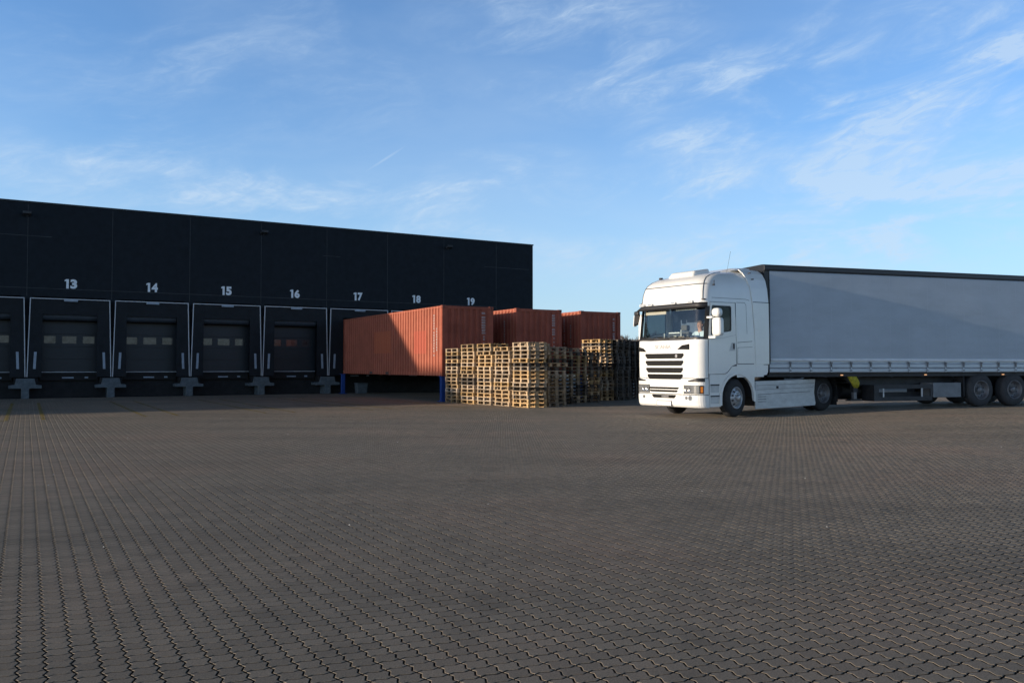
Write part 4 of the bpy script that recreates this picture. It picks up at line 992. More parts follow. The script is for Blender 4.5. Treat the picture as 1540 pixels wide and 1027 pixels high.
    # side air deflectors behind the cab and roof deflector
    for near in (True, False):
        ya, yb = (-0.012, 0.025) if near else (CW - 0.025, CW + 0.012)
        b = MB()
        # follow the inward roof curve
        zs = [1.455, 2.3, 3.18, 3.6, 3.85, 4.02, 4.13]; ins = [0.0, 0.0, 0.0, 0.03, 0.075, 0.15, 0.27]
        xf_ = [2.27, 2.24, 2.16, 2.10, 2.00, 1.93, 1.90]; xr_ = [2.86, 2.87, 2.86, 2.84, 2.82, 2.78, 2.74]
        P_ = []
        for z, i_, a, c in zip(zs, ins, xf_, xr_):
            yy = -0.014 + i_ if near else CW + 0.014 - i_; yi = yy + (0.03 if near else -0.03)
            P_ += [(a, yy, z), (c, yy, z), (c, yi, z - 0.01), (a, yi, z - 0.01)]
        fs = []
        for i in range(len(zs) - 1):
            for k in range(4): fs.append((4 * i + k, 4 * i + (k + 1) % 4, 4 * i + 4 + (k + 1) % 4, 4 * i + 4 + k))
        fs += [(0, 1, 2, 3), tuple(4 * (len(zs) - 1) + k for k in range(4))]
        b.add(P_, fs, False); df = b.build('side_deflector', 'white', truck, xf=XF)
        e = MB(); e.tube([(c + 0.02, (-0.014 + i_ if near else CW + 0.014 - i_) + (0.012 if near else -0.012), z) for z, i_, c in zip(zs, ins, xr_)], 0.028, 6); e.build('rubber_edge', 'black', df, xf=XF)
        q = MB(); yy0, yy1 = (-0.006, 0.02) if near else (CW - 0.02, CW + 0.006)
        q.plate([(2.30, 1.15), (2.74, 1.15), (2.80, 1.22), (2.82, 1.435), (2.27, 1.435), (2.27, 1.20)], [], side3, yy0, yy1); q.build('deflector_flap', 'white', df, bevel=0.006, xf=XF)
        q = MB(); q.box(2.17, 2.92, yy0 - 0.012, yy0 - 0.009, 3.195, 3.212) if near else q.box(2.17, 2.92, yy1 + 0.009, yy1 + 0.012, 3.195, 3.212); q.build('deflector_joint', 'gap', df, xf=XF)
    rd = MB(); sec = [(1.30, 3.99, 0.10), (1.75, 4.12, 0.06), (2.15, 4.22, 0.04), (2.45, 4.255, 0.03), (2.76, 4.25, 0.03)]
    P_ = []; 
    for x, z, bq in sec: P_ += [(x, 0.50, 3.93), (x, 0.56, z - bq), (x, 0.80, z), (x, CW - 0.80, z), (x, CW - 0.56, z - bq), (x, CW - 0.50, 3.93)]
    fs = [(6 * i + k, 6 * i + (k + 1) % 6, 6 * i + 6 + (k + 1) % 6, 6 * i + 6 + k) for i in range(4) for k in range(6)] + [tuple(range(6)), tuple(24 + k for k in range(6))]
    rd.add(P_, fs, False); rd.build('roof_deflector', 'white', truck, bevel=0.02, xf=XF)
    # shoulder fairing joining roof deflector to side deflectors
    sf = MB()
    for sg in (0, 1):
        yf = (lambda y: y) if sg == 0 else (lambda y: CW - y)
        sf.add([(1.9, yf(0.24), 4.105), (2.76, yf(0.24), 4.12), (2.76, yf(0.60), 4.20), (1.9, yf(0.60), 4.12)], [(0, 1, 2, 3)])
    sf.build('roof_fairing', 'white', truck, xf=XF)
    ac = MB(); ac.hexa([(0.62, 0.78, 3.93), (1.35, 0.78, 3.96), (1.35, 1.78, 3.96), (0.62, 1.78, 3.93), (0.74, 0.84, 4.085), (1.35, 0.84, 4.18), (1.35, 1.72, 4.18), (0.74, 1.72, 4.085)])
    ac.build('roof_air_conditioner', 'white', truck, bevel=0.05, seg=3, xf=XF)
    an = MB(); an.tube([(1.45, 0.30, 4.0), (1.58, 0.26, 4.62)], 0.0045, 4); an.build('aerial', 'gap', truck, xf=XF)
    hn = MB(); hn.tube([(0.50, 1.95, 3.93), (0.62, 1.95, 3.95)], [0.035, 0.02], 8); hn.build('air_horn', 'gap', truck, xf=XF)
    for xx, zz in ((2.12, 4.02), (2.22, 3.85)):
        q = MB(); q.box(xx - 0.015, xx + 0.015, 0.02 if zz > 3.9 else 0.0, 0.1, zz - 0.015, zz + 0.015)
        q.build('bolt', 'gap', truck, xf=XF)
    q = MB(); q.tube([(0.60, 0.02, 3.62), (0.58, -0.01, 3.74)], 0.012, 5); q.box(0.575, 0.62, -0.005, 0.04, 3.60, 3.64); q.build('roof_hook', 'gap', truck, xf=XF)
    # mirrors
    b = MB(); b.box(0.30, 0.52, -0.42, -0.12, 2.22, 2.72); mo = b.build('mirror', 'white', truck, bevel=0.09, seg=4, xf=XF)
    b = MB(); b.box(0.30, 0.53, -0.38, -0.11, 2.735, 2.97); b.build('upper_mirror', 'white', mo, bevel=0.095, seg=4, xf=XF)
    b = MB(); b.box(0.30, 0.38, -0.16, 0.03, 2.70, 2.755); b.build('mirror_arm', 'white', mo, bevel=0.01, xf=XF)
    b = MB(); b.box(0.33, 0.43, -0.24, 0.01, 2.16, 2.225); b.build('lower_arm', 'white', mo, bevel=0.015, xf=XF)
    b = MB(); b.box(0.521, 0.525, -0.34, -0.20, 2.31, 2.63); b.build('mirror_glass', 'chrome', mo, xf=XF)
    b = MB(); b.hexa([(0.26, CW + 0.08, 2.66), (0.36, CW + 0.08, 2.66), (0.36, CW + 0.30, 2.60), (0.26, CW + 0.30, 2.60), (0.22, CW + 0.02, 2.93), (0.32, CW + 0.02, 2.93), (0.32, CW + 0.22, 2.90), (0.22, CW + 0.22, 2.90)]); mo = b.build('mirror', 'black', truck, bevel=0.03, seg=3, xf=XF, label='small black mirror on the far side of the cab')
    b = MB(); b.hexa([(0.255, CW + 0.30, 2.585), (0.37, CW + 0.30, 2.585), (0.37, CW + 0.325, 2.59), (0.255, CW + 0.325, 2.59), (0.215, CW + 0.22, 2.90), (0.33, CW + 0.22, 2.90), (0.33, CW + 0.245, 2.90), (0.215, CW + 0.245, 2.90)]); b.build('mirror_edge', 'white', mo, xf=XF)
    b = MB(); b.box(0.26, 0.33, CW - 0.02, CW + 0.10, 2.18, 2.92); b.build('mirror_arm', 'white', mo, bevel=0.012, xf=XF)
    b = MB(); b.box(-0.04, 0.05, CW - 0.20, CW - 0.02, 2.88, 3.0); km = b.build('kerb_mirror', 'black', truck, bevel=0.03, xf=XF)
    # interior
    fl = MB(); fl.box(0.20, 2.58, 0.06, CW - 0.06, 1.12, 1.16); fl.build('cab_floor', 'interior', truck, xf=XF)
    ds = MB(); ds.hexa([(0.12, 0.16, 1.3), (0.42, 0.16, 1.3), (0.42, CW - .16, 1.3), (0.12, CW - .16, 1.3), (0.16, 0.16, 2.10), (0.38, 0.16, 2.15), (0.38, CW - .16, 2.15), (0.16, CW - .16, 2.10)]); dsh = ds.build('dashboard', 'interior', truck, xf=XF)
    bk = MB(); bk.box(1.52, 1.55, 0.05, CW - 0.05, 1.2, 3.3); bk.build('cab_drape', 'drape', truck, xf=XF)
    hdl = MB(); hdl.box(0.22, 1.5, 0.05, CW - 0.05, 3.20, 3.24); hdl.build('headlining', 'interior', truck, xf=XF)
    bl = MB(); bl.box(0.20, 0.21, 1.42, 2.22, 2.88, 2.975); bl.build('sun_blind', 'beige', truck, xf=XF)
    bl = MB(); bl.box(0.20, 0.21, 0.28, 1.05, 2.955, 2.985); bl.build('sun_blind', 'paper', truck, xf=XF)
    it = MB(); it.box(0.24, 0.27, 0.95, 1.36, 2.33, 2.36); it.box(0.26, 0.30, 1.55, 1.57, 2.18, 2.34); it.box(0.22, 0.26, 1.06, 1.16, 2.19, 2.26); it.box(0.25, 0.28, 0.90, 0.92, 2.18, 2.42)
    it.build('dashboard_paper', 'paper', truck, xf=XF)
    it = MB(); it.box(0.30, 0.42, 0.86, 1.45, 2.17, 2.33); it.box(0.3, 0.4, 1.62, 1.75, 2.17, 2.24); it.build('dashboard_tray', 'dark', truck, xf=XF)
    it = MB()
    for yy in (0.88, 0.95, 0.80): it.lathe([(-0.03, 0.0), (-0.02, 0.03), (0.0, 0.035), (0.02, 0.03), (0.03, 0.0)], (0.24, yy, 2.22), 'z', 10)
    it.build('soft_toy', 'beige', truck, xf=XF)
    for yy, dxs in ((0.78, -0.30), (1.90, 0.0)):
        st = MB(); st.box(0.95 + dxs, 1.40 + dxs, yy - 0.24, yy + 0.24, 1.62, 1.78); so = st.build('seat', 'interior', truck, bevel=0.03, xf=XF)
        st = MB(); st.hexa([(1.34 + dxs, yy - .23, 1.78), (1.46 + dxs, yy - .23, 1.78), (1.46 + dxs, yy + .23, 1.78), (1.34 + dxs, yy + .23, 1.78), (1.40 + dxs, yy - .2, 2.42), (1.50 + dxs, yy - .2, 2.42), (1.50 + dxs, yy + .2, 2.42), (1.40 + dxs, yy + .2, 2.42)]); st.build('backrest', 'interior', so, bevel=0.03, xf=XF)
        st = MB(); st.box(1.41 + dxs, 1.49 + dxs, yy - 0.12, yy + 0.12, 2.45, 2.62); st.build('head_rest', 'interior', so, bevel=0.03, xf=XF)
    # steering wheel
    sw = MB(); c_ = Vector((0.475, 0.78, 2.18)); ax = Vector((0.55, 0, 0.84)).normalized(); a1 = Vector((0, 1, 0)); a2 = ax.cross(a1)
    sw.tube([c_ + a1 * 0.23 * math.cos(2 * math.pi * k / 20) + a2 * 0.23 * math.sin(2 * math.pi * k / 20) for k in range(21)], 0.016, 6)
    sw.tube([c_ - a1 * 0.22, c_ + a1 * 0.22], 0.015, 5); sw.tube([c_, c_ - ax * 0.18], 0.03, 6); sw.build('steering_wheel', 'black', truck, xf=XF)
build_cab()

def build_tractor_chassis():
    dwx = 5.48; g0 = float(gz(*(TO + TX * dwx)))
    wheel(truck, 1.50, 0.535, 0.045, -1, 0.535, 0.31, 'front', yaw=R(9))
    wheel(truck, 1.50, 0.535, CW - 0.045, 1, 0.535, 0.31, 'front', yaw=R(9))
    wheel(truck, dwx, 0.535 + g0, 0.04, -1, 0.53, 0.27, 'dish', dual=True)
    wheel(truck, dwx, 0.535 + g0, CW - 0.04, 1, 0.53, 0.27, 'dish', dual=True)
    for near in (True, False):
        ya, yb = (0.01, 0.05) if near else (CW - 0.05, CW - 0.01)
        s = MB(); s.plate([(2.265, 0.20), (5.00, 0.24), (5.03, 0.30), (4.96, 0.62), (5.02, 1.02), (2.265, 0.985)], [], side3, ya, yb)
        sk = s.build('side_skirt', 'white_dirty', truck, bevel=0.008)
        e = 0.0 if near else CW; sg = -1 if near else 1
        q = MB()
        for z0_, z1_, x1_ in ((0.86, 0.90, 4.95), (0.74, 0.775, 4.90)):
            yy = ya - 0.002 if near else yb + 0.002; q.add([(2.30, yy, z0_), (x1_, yy, z1_), (x1_, yy, z1_ + 0.008), (2.30, yy, z0_ + 0.008)], [(0, 1, 2, 3)])
        yy = ya - 0.002 if near else yb + 0.002; q.add([(2.36, yy, 0.60), (3.0, yy, 0.62), (4.75, yy, 0.65), (4.75, yy, 0.662), (3.0, yy, 0.632), (2.36, yy, 0.612)], [(0, 1, 2, 3, 4, 5)])
        for za in (0.40, 0.47, 0.54): q.add([(2.36, yy, za), (2.72, yy, za), (2.72, yy, za + 0.012), (2.36, yy, za + 0.012)], [(0, 1, 2, 3)])
        q.build('panel_seam', 'gap', sk)
        q = MB(); q.box(3.18, 3.27, min(yy, yy + sg * 0.01), max(yy, yy + sg * 0.01), 0.77, 0.84); q.build('skirt_catch', 'gap', sk)
        # mudguard over drive wheel
        m = MB(); ar = [(dwx + 0.62 * math.cos(a), 0.60 + g0 + 0.60 * math.sin(a)) for a in [R(-18) + R(150) * k / 12 for k in range(13)]]; n = len(ar)
        y2, y3 = (0.0, 0.66) if near else (CW - 0.66, CW)
        ar2 = [(dwx + (x - dwx) * 0.97, 0.6 + g0 + (z - 0.6 - g0) * 0.97) for x, z in ar]
        m.plate(ar + ar2[::-1], [], side3, y2, y3); mg = m.build('mudguard', 'black', truck)
        q = MB(); q.box(dwx + 0.585, dwx + 0.60, y2, y3, 0.22, 0.50); q.box(dwx + 0.57, dwx + 0.66, y2, y2 + 0.04 if near else y3, 0.32, 0.5) if near else None; q.build('mud_flap', 'rubber', mg)
    c = MB()
    for y in (0.80, CW - 0.88): c.box(0.5, 6.35, y, y + 0.08, 0.72, 0.98)
    for x in (0.6, 2.5, 3.6, 4.6, 6.25): c.box(x, x + 0.1, 0.881, CW - 0.881, 0.75, 0.95)
    c.box(2.45, 3.9, 0.12, 0.70, 0.28, 0.80); c.box(2.45, 4.3, CW - 0.75, CW - 0.12, 0.28, 0.85); c.box(4.0, 4.75, 0.12, 0.65, 0.35, 0.75)
    c.box(0.45, 2.4, 0.95, 1.55, 0.35, 1.1)
    c.build('chassis', 'dark', truck)
    a = MB(); a.tube([(1.5, 0.35, 0.5), (1.5, CW - 0.35, 0.5)], 0.06, 8); a.tube([(dwx, 0.5, 0.55 + g0), (dwx, CW - 0.5, 0.55 + g0)], 0.10, 8); a.lathe([(-0.2, 0.05), (-0.1, 0.2), (0.1, 0.2), (0.2, 0.05)], (dwx, CW / 2, 0.55 + g0), 'y', 16); a.build('axle', 'dark', truck)
    f = MB(); f.lathe([(0.0, 0.55), (0.06, 0.55), (0.07, 0.5), (0.07, 0.0)], (dwx - 0.35, CW / 2, 1.03), 'z', 24); f.build('fifth_wheel', 'dark', truck)
    h = MB()
    for k in range(3):
        h.tube([(2.64, 0.9 + k * 0.15, 1.6), (2.85, 0.95 + k * 0.12, 1.15), (3.1, 1.0 + k * 0.1, 1.35), (3.35, 1.0 + k * 0.1, 1.6)], 0.02, 5)
    h.build('air_hose', ('black'), truck)
build_tractor_chassis()

# ------------------------------------------------------------------ driver
def skin_obj(name, pts, edges, radii, m, parent, root=0, sub=1):
    me = bpy.data.meshes.new(name); me.from_pydata([tuple(p) for p in pts], edges, [])
    o = bpy.data.objects.new(name, me); COL.objects.link(o)
    a = o.modifiers.new('skin', 'SKIN'); a.use_smooth_shade = True
    for i, r in enumerate(radii):
        sv = me.skin_vertices[0].data[i]; sv.radius = (r, r) if isinstance(r, (int, float)) else r
        sv.use_root = (i == root)
    s = o.modifiers.new('sub', 'SUBSURF'); s.levels = s.render_levels = sub
    dg = bpy.context.evaluated_depsgraph_get(); me2 = bpy.data.meshes.new_from_object(o.evaluated_get(dg)); bpy.data.objects.remove(o)
    me2.materials.clear(); me2.materials.append(M[m]); me2.polygons.foreach_set('use_smooth', [True] * len(me2.polygons))
    o = bpy.data.objects.new(name, me2); COL.objects.link(o)
    if parent: o.parent = parent
    return o
def build_driver():
    sx_, sy_, sz_ = 0.84, 0.78, 1.80
    base = TO + TX * sx_ + np.array([-math.sin(TT), math.cos(TT)]) * sy_
    root = empty('person', (base[0], base[1], sz_ - 0.03), TT, 'driver in a pale shirt sitting at the steering wheel of the lorry', 'person')
    # local: -x forward, y right, z up from seat
    P = []; E_ = []; Rr = []
    def add(p, r, par=None):
        P.append(p); Rr.append(r)
        if par is not None: E_.append((par, len(P) - 1))
        return len(P) - 1
    pel = add((0.05, 0, 0.12), (0.15, 0.12)); ab = add((0.06, 0, 0.30), (0.14, 0.11), pel); ch = add((0.07, 0, 0.48), (0.16, 0.12), ab); nk = add((0.05, 0, 0.62), 0.06, ch)
    h0 = add((0.03, 0, 0.70), 0.066, nk); h1 = add((0.015, 0, 0.78), (0.088, 0.095), h0); h2 = add((0.03, 0, 0.87), (0.078, 0.088), h1)
    hands = []
    for s in (-1, 1):
        sh = add((0.07, s * 0.19, 0.56), 0.062, ch); el = add((-0.13, s * 0.27, 0.36), 0.045, sh); wr = add((-0.335, s * 0.20, 0.40), 0.030, el)
        hd = add((-0.40, s * 0.185, 0.42), (0.036, 0.022), wr)
        for k in range(4):
            y = s * (0.185) + (k - 1.5) * 0.018; a = add((-0.445, y, 0.435 - abs(k - 1.2) * 0.004), 0.0095, hd); b = add((-0.465, y, 0.410), 0.0085, a); add((-0.452, y, 0.388 + k * 0.002), 0.0075, b)
        t = add((-0.405, s * 0.145, 0.425), 0.0105, hd); add((-0.435, s * 0.132, 0.405), 0.009, t)
        kn = add((-0.42, s * 0.15, 0.12), 0.075, pel); an = add((-0.50, s * 0.15, -0.36), 0.045, kn); add((-0.62, s * 0.15, -0.40), 0.04, an)
    skin_obj('body', P, E_, Rr, 'skin', root, 0, 1)
    P2 = [(0.05, 0, 0.10), (0.06, 0, 0.30), (0.07, 0, 0.48), (0.055, 0, 0.625)]; E2 = [(0, 1), (1, 2), (2, 3)]; R2 = [(0.165, 0.135), (0.155, 0.125), (0.178, 0.135), (0.075, 0.07)]
    for s in (-1, 1):
        n = len(P2); P2 += [(0.07, s * 0.19, 0.56), (-0.13, s * 0.27, 0.36), (-0.30, s * 0.21, 0.392)]; E2 += [(2, n), (n, n + 1), (n + 1, n + 2)]; R2 += [0.078, 0.060, 0.045]
    skin_obj('shirt', P2, E2, R2, 'shirt', root)
    P3 = [(0.05, 0, 0.12)]; E3 = []; R3 = [(0.165, 0.135)]
    for s in (-1, 1):
        n = len(P3); P3 += [(-0.42, s * 0.15, 0.12), (-0.50, s * 0.15, -0.33)]; E3 += [(0, n), (n, n + 1)]; R3 += [0.088, 0.060]
    skin_obj('trousers', P3, E3, R3, 'trouser', root)
    hr = MB(); n = 14
    hr.lathe([(0.135, 0.0), (0.128, 0.04), (0.105, 0.075), (0.06, 0.094), (0.0, 0.097), (-0.05, 0.09)], (0.045, 0, 0.79), 'z', n)
    hr.v = [(x if x > -0.02 or z > 0.86 else x + 0.05, y, z) for x, y, z in hr.v]; hr.build('hair', 'hair', root)
    fc = MB()
    for s in (-1, 1): fc.lathe([(-0.006, 0.0), (-0.004, 0.009), (0.004, 0.009)], (-0.060, s * 0.032, 0.800), 'x', 8)
    fc.box(-0.068, -0.055, -0.022, 0.022, 0.726, 0.732); fc.build('eyes', 'hair', root)
    ns = MB(); ns.hexa([(-0.085, -0.013, 0.755), (-0.05, -0.016, 0.755), (-0.05, 0.016, 0.755), (-0.085, 0.013, 0.755), (-0.066, -0.006, 0.805), (-0.05, -0.01, 0.805), (-0.05, 0.01, 0.805), (-0.066, 0.006, 0.805)]); ns.build('nose', 'skin', root, bevel=0.004)
    er = MB()
    for s in (-1, 1): er.lathe([(-0.008, 0.0), (-0.006, 0.026), (0.006, 0.026), (0.008, 0.0)], (0.03, s * 0.088, 0.785), 'y', 8)
    er.build('ears', 'skin', root)
build_driver()

# ------------------------------------------------------------------ trailer
TR = R(18.0); QO = np.array([7.395, 23.90]); QX = np.array([math.cos(TR), math.sin(TR)])
trl = empty('semi_trailer', (QO[0], QO[1], 0), TR, 'grey curtain sided semi trailer with black roof rail', 'trailer')
TWd, TLn = 2.55, 13.6
def build_trailer():
    # curtains: slightly rippled sheets
    for near in (True, False):
        y0 = 0.0 if near else TWd; sg = -1 if near else 1
        nx, nz = 273, 26; vs = []; fs = []
        rr = random.Random(5)
        ph = [rr.uniform(0, 6) for _ in range(30)]
        for j in range(nz):
            z = 1.60 + (4.15 - 1.60) * j / (nz - 1); tz = j / (nz - 1)
            for i in range(nx):
                x = 0.02 + (TLn - 0.04) * i / (nx - 1)
                k = (x / 0.715)
                bul = 0.0012 * math.sin(2 * math.pi * k) * (1 - tz) ** 1.5 + 0.0006 * math.sin(2 * math.pi * k * 2 + 1.3 * math.sin(x)) * (1 - tz) ** 2
                wav = 0.005 * math.sin(x * 0.9 + 1.3) * math.sin(math.pi * tz) + 0.001 * math.sin(x * 3.1 + 4 * tz) * math.sin(math.pi * tz)
                vs.append((x, y0 + sg * (0.012 + bul + wav + 0.015 * math.sin(math.pi * tz)), z))
        for j in range(nz - 1):
            for i in range(nx - 1): fs.append((j * nx + i, j * nx + i + 1, (j + 1) * nx + i + 1, (j + 1) * nx + i))
        b = MB(); b.add(vs, fs, True); cu = b.build('side_curtain', 'curtain', trl)
        # welded vertical seams of the sheet
        for k in range(1, 19):
            x = k * 0.715; q = MB(); n_ = 14
            pts = []
            for j in range(n_ + 1):
                tz = j / n_; z = 1.65 + 2.48 * tz; tt_ = (z - 1.60) / 2.55
                yy = 0.0085 + 0.005 * math.sin(x * 0.9 + 1.3) * math.sin(math.pi * tt_) + 0.001 * math.sin(x * 3.1 + 4 * tt_) * math.sin(math.pi * tt_) + 0.015 * math.sin(math.pi * tt_) + 0.0055
                pts += [(x - 0.011, y0 + sg * yy, z), (x + 0.011, y0 + sg * yy, z)]
            q.add(pts, [(2 * j, 2 * j + 1, 2 * j + 3, 2 * j + 2) for j in range(n_)], True); q.build('sheet_seam', 'curtain_seam', cu)
        h = MB(); h.prism([(0.0, 1.555), (0.062, 1.556), (0.072, 1.575), (0.030, 1.628), (0.0, 1.64)], lambda a, z, t: (t, y0 + sg * a, z), 0.02, TLn - 0.02)
        h.build('curtain_hem', 'hem', trl)
        # side rail with a valance
        s = MB(); yv = lambda a: y0 + sg * a
        prof = [(-0.10, 1.22), (0.012, 1.22), (0.02, 1.245), (0.02, 1.33), (0.005, 1.345), (0.022, 1.37), (0.022, 1.47), (0.008, 1.50), (0.008, 1.553), (-0.10, 1.553)]
        s.prism(prof, lambda a, z, t: (t, yv(a), z), 0.0, TLn); rl = s.build('side_rail', 'alu', trl)
        for k in range(1, 20):
            x = -0.02 + k * 0.712
            if x > TLn - 0.1: break
            st = MB(); ya, yb = sorted((yv(0.024), yv(0.034))); st.box(x - 0.02, x + 0.02, ya, yb, 1.23, 1.555)
            bs = st.build('strap', 'alu', trl)
            ya, yb = sorted((yv(0.035), yv(0.060))); st = MB(); st.box(x - 0.028, x + 0.028, ya, yb, 1.47, 1.53); st.box(x - 0.012, x + 0.012, ya, yb, 1.38, 1.469); st.build('buckle', 'steel_dark', bs)
            st = MB(); st.box(x - 0.02, x + 0.02, ya, yb, 1.265, 1.295); st.build('strap_hook', 'steel_dark', bs)
    # roof and rails
    r = MB()
    prof = [(-0.025, 4.15), (-0.035, 4.20), (-0.03, 4.30), (0.0, 4.335), (0.10, 4.345), (TWd - 0.10, 4.345), (TWd, 4.335), (TWd + 0.03, 4.30), (TWd + 0.035, 4.20), (TWd + 0.025, 4.15)]
    r.prism(prof, lambda a, z, t: (t, a, z), -0.16, TLn); r.build('roof', 'rail_black', trl, bevel=0.01)
    ft = MB(); ft.prism([(0.0, 1.15), (0.02, 1.15), (0.02, 4.149), (-0.15, 4.149), (-0.13, 3.8), (-0.06, 3.2), (-0.02, 2.4), (0.0, 1.7)], lambda a, z, t: (a, t, z), 0.0, TWd); ft.build('front_wall', 'rail_black', trl)
    lg = MB(); lg.box(0.03, 0.05, -0.012, -0.006, 3.82, 3.92); lg.build('white_tag', 'hem', trl)
    rw = MB(); rw.box(TLn - 0.02, TLn + 0.03, 0.02, TWd - 0.02, 1.15, 4.149); rd = rw.build('rear_door', 'alu', trl)
    q = MB()
    for y in (0.35, 1.0, 1.55, 2.2): q.tube([(TLn + 0.06, y, 1.25), (TLn + 0.06, y, 4.1)], 0.015, 6)
    q.build('lock_bar', 'steel', rd)
    fl = MB(); fl.box(0.021, TLn - 0.03, 0.11, TWd - 0.11, 1.16, 1.24); fl.build('load_floor', 'dark', trl)
    c = MB()
    for y in (0.65, TWd - 0.77): c.prism([(0.3, 1.16), (0.3, 1.08), (3.0, 1.06), (3.6, 0.80), (12.9, 0.80), (12.9, 1.16)], lambda a, z, t: (a, t, z), y, y + 0.12)
    for x in np.arange(0.8, 13, 1.2): c.box(x, x + 0.08, 0.12, TWd - 0.12, 1.08, 1.158)
    c.box(0.0, TLn, 0.10, 0.14, 1.10, 1.159); c.box(0.0, TLn, TWd - 0.14, TWd - 0.10, 1.10, 1.159)
    c.build('chassis', 'dark', trl)
    # landing legs
    for y in (0.30, TWd - 0.44):
        g = MB(); g.box(3.18, 3.34, y, y + 0.14, 0.62, 1.10); lo = g.build('landing_leg', 'dark', trl, bevel=0.006)
        g = MB(); g.box(3.205, 3.315, y + 0.02, y + 0.12, 0.42, 0.619); g.build('inner_tube', 'steel_dark', lo)
        g = MB(); g.prism([(3.02, 0.36), (3.50, 0.36), (3.50, 0.38), (3.36, 0.42), (3.16, 0.42), (3.02, 0.38)], lambda a, z, t: (a, t, z), y - 0.04, y + 0.18); g.build('foot', 'dark', lo)
    g = MB(); g.tube([(3.26, 0.40, 0.9), (3.26, TWd - 0.4, 0.9)], 0.025, 6); g.build('cross_shaft', 'dark', trl)
    # pallet rack on the near side
    k = MB(); x0, x1, y0, y1, z0, z1 = 3.75, 5.95, 0.08, 0.62, 0.35, 0.84
    k.plate([(x0, z0), (x1, z0), (x1, z1), (x0, z1)], [[(x0 + 0.18, z0 + 0.13), (x0 + 0.18, z1 - 0.12), (x1 - 0.06, z1 - 0.12), (x1 - 0.06, z0 + 0.13)]], lambda a, z, t: (a, t, z), y0, y0 + 0.04)
    k.box(x0, x1, y0 + 0.041, y1, z0, z0 + 0.03); k.box(x0, x0 + 0.03, y0 + 0.041, y1, z0 + 0.031, z1); k.box(x0, x1, y1 - 0.03, y1, z0 + 0.031, z0 + 0.25)
    ko = k.build('pallet_rack', 'dark', trl)
    q = MB()
    for x in (x0 + 0.32, x1 - 0.42): q.box(x, x + 0.05, y0 - 0.006, y0 - 0.001, z0 + 0.12, z1 - 0.11)
    q.build('rack_bar', 'steel', ko)
    k = MB(); k.box(6.00, 7.10, 0.08, 0.60, 0.44, 0.895); bx = k.build('tool_box', 'box_grey', trl, bevel=0.01)
    q = MB(); q.tube([(5.2, 1.75, 0.62), (3.8, 1.75, 0.62)], 0.22, 14); q.build('air_tank', 'dark', trl)
    q = MB(); q.box(3.9, 5.6, TWd - 0.6, TWd - 0.1, 0.33, 0.80); q.build('far_tool_box', 'dark', trl)
    # axles, wheels
    for n, x in enumerate((7.90, 9.28, 10.62)):
        gx = QO + QX * x; g0 = float(gz(*gx))
        wheel(trl, x, 0.525 + g0, 0.05, -1, 0.525, 0.36, 'trailer', tyre='tyre_dusty')
        wheel(trl, x, 0.525 + g0, TWd - 0.05, 1, 0.525, 0.36, 'trailer', tyre='tyre_dusty')
        q = MB(); q.tube([(x, 0.3, 0.52 + g0), (x, TWd - 0.3, 0.52 + g0)], 0.07, 8); q.build('axle', 'dark', trl)
    for near in (True, False):
        ya, yb = (0.10, 0.45) if near else (TWd - 0.45, TWd - 0.10)
        q = MB(); q.box(7.22, 7.26, ya, yb, 0.45, 1.08); q.box(11.3, 11.34, ya, yb, 0.3, 1.08); q.build('mud_flap', 'rubber', trl)
    for x in (2.58, 5.71, 8.83, 11.9):
        q = MB(); q.box(x - 0.035, x + 0.035, 0.065, 0.099, 1.128, 1.158); q.build('marker_lamp', 'marker', trl)
    ub = MB(); ub.box(TLn - 0.15, TLn - 0.05, 0.1, TWd - 0.1, 0.55, 0.68); ub.build('rear_bumper', 'alu', trl)
build_trailer()
# yellow cloth bundle hung from the landing leg winding
yp = QO + QX * 3.08
yl = MB(); rr = random.Random(3)
for k in range(9):
    a = k * 0.7; x0 = rr.uniform(-0.12, 0.12)
    yl.tube([(x0 - 0.05, 0.16 + 0.02 * (k % 3), 1.10), (x0 + rr.uniform(-.04, .04), 0.13 + 0.02 * (k % 3), 0.98), (x0 + 0.06, 0.14 + .02 * (k % 2), 0.88), (x0 * 0.6 + 0.10, 0.17, 0.76 + rr.uniform(-0.03, 0.03))], [0.045, 0.055, 0.045, 0.03], 7)
yo = yl.build('cloth_bundle', 'yellow_cloth'); yo.location = (yp[0], yp[1], 0.02); yo.rotation_euler = (0, 0, TR)
tag(yo, 'yellow cloth bundle hanging under the trailer by its landing leg', 'cloth')

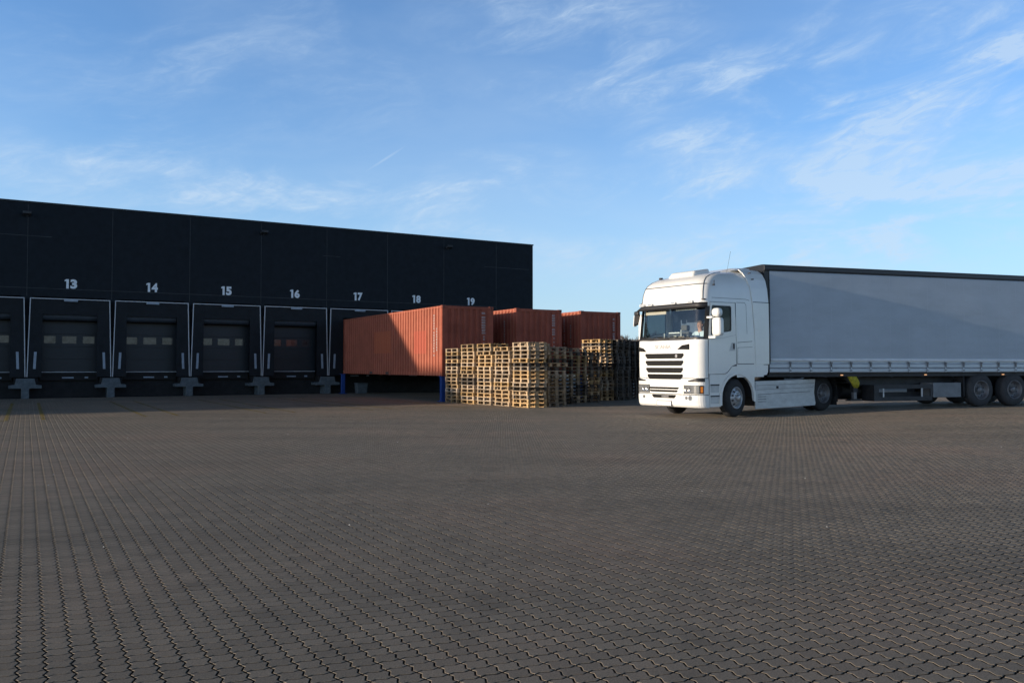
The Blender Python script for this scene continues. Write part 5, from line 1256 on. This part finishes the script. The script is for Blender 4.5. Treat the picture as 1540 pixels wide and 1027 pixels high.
# ------------------------------------------------------------------ background: bare trees and hedge beyond the yard
def bare_tree(x, y, h, seed, label):
    rr = random.Random(seed)
    root = empty('bare_tree', (x, y, 0), rr.uniform(0, 6), label, 'tree', 'bare trees beyond the yard')
    t = MB(); t.tube([(0, 0, 0), (0.05, 0, h * 0.18), (0, 0.05, h * 0.34)], [h * 0.028, h * 0.022, h * 0.016], 7); t.build('trunk', 'bark', root)
    c = MB()
    def br(p, d, l, r, dep):
        q = p + d * l; m_ = p.lerp(q, 0.5) + Vector((rr.uniform(-1, 1), rr.uniform(-1, 1), rr.uniform(-1, 1))) * l * 0.06
        r = max(r, 0.022); c.tube([p, m_, q], [r, r * 0.85, r * 0.7], 3, caps=False)
        if dep == 0: return
        for k in range(4 if dep > 1 else 5):
            ax = Vector((rr.uniform(-1, 1), rr.uniform(-1, 1), rr.uniform(-0.3, 1.0))).normalized()
            nd = (d * 0.75 + ax * 0.75).normalized(); s = p.lerp(q, rr.uniform(0.45, 1.0)); br(s, nd, l * rr.uniform(0.55, 0.78), r * 0.55, dep - 1)
    for k in range(9):
        a = k * 0.7 + rr.random(); d = Vector((math.cos(a) * 0.5, math.sin(a) * 0.5, 0.9)).normalized()
        br(Vector((0, 0, h * (0.14 + 0.025 * k))), d, h * 0.26, h * 0.011, 4)
    c.build('crown', 'bark', root)
tx = [(936, 112, 5.6), (947, 116, 6.0), (957, 110, 5.4), (970, 118, 6.4), (990, 114, 6.0), (1290, 120, 6.2), (1390, 125, 6.0)]
tl = ('bare tree showing just right of the farthest container', 'bare tree second right of the farthest container', 'bare tree showing just left of the truck mirror', 'bare tree behind the left edge of the truck cab', 'bare tree behind the truck windscreen', 'bare tree hidden behind the front of the trailer', 'bare tree hidden behind the middle of the trailer')
for i, (px, Y, h) in enumerate(tx): bare_tree((px - 770) / 1250 * Y, Y, h * 1.12, 11 + i, tl[i])
hg = MB(); rr = random.Random(9)
for k in range(5200):
    x = rr.uniform(10, 95); y = 104 + rr.uniform(-1.2, 1.2) + 0.05 * x; z = rr.random() ** 0.7 * (2.3 + 0.5 * math.sin(x * 0.7) + 0.3 * math.sin(x * 2.3)); s = rr.uniform(0.12, 0.3)
    a = Vector((rr.gauss(0, 1), rr.gauss(0, 1), rr.gauss(0, 1))).normalized() * s; b_ = Vector((rr.gauss(0, 1), rr.gauss(0, 1), rr.gauss(0, 1))).normalized() * s; p = Vector((x, y, z))
    hg.add([p + a, p + b_, p - a, p - b_], [(0, 1, 2, 3)])
ho = hg.build('hedge', 'hedge'); tag(ho, 'low dark hedge running under the bare trees beyond the yard', 'hedge', kind='stuff')

lt_ = MB(); rr = random.Random(21)
for k in range(34):
    Y = rr.uniform(6, 27); X = rr.uniform(-0.6, 0.6) * Y; q = rr.uniform(0.003, 0.008) * (1 + Y / 22)
    z = float(gz(X, Y)) + 0.002
    a = rr.uniform(0, 6); ca, sa = math.cos(a) * q, math.sin(a) * q
    lt_.add([(X + ca, Y + sa, z), (X - sa * .7, Y + ca * .7, z), (X - ca, Y - sa, z), (X + sa * .7, Y - ca * .7, z), (X, Y, z + q * 0.7)], [(0, 1, 4), (1, 2, 4), (2, 3, 4), (3, 0, 4)])
lo_ = lt_.build('litter', 'paper'); tag(lo_, 'tiny pale stones and scraps scattered over the paving', 'litter', kind='stuff')
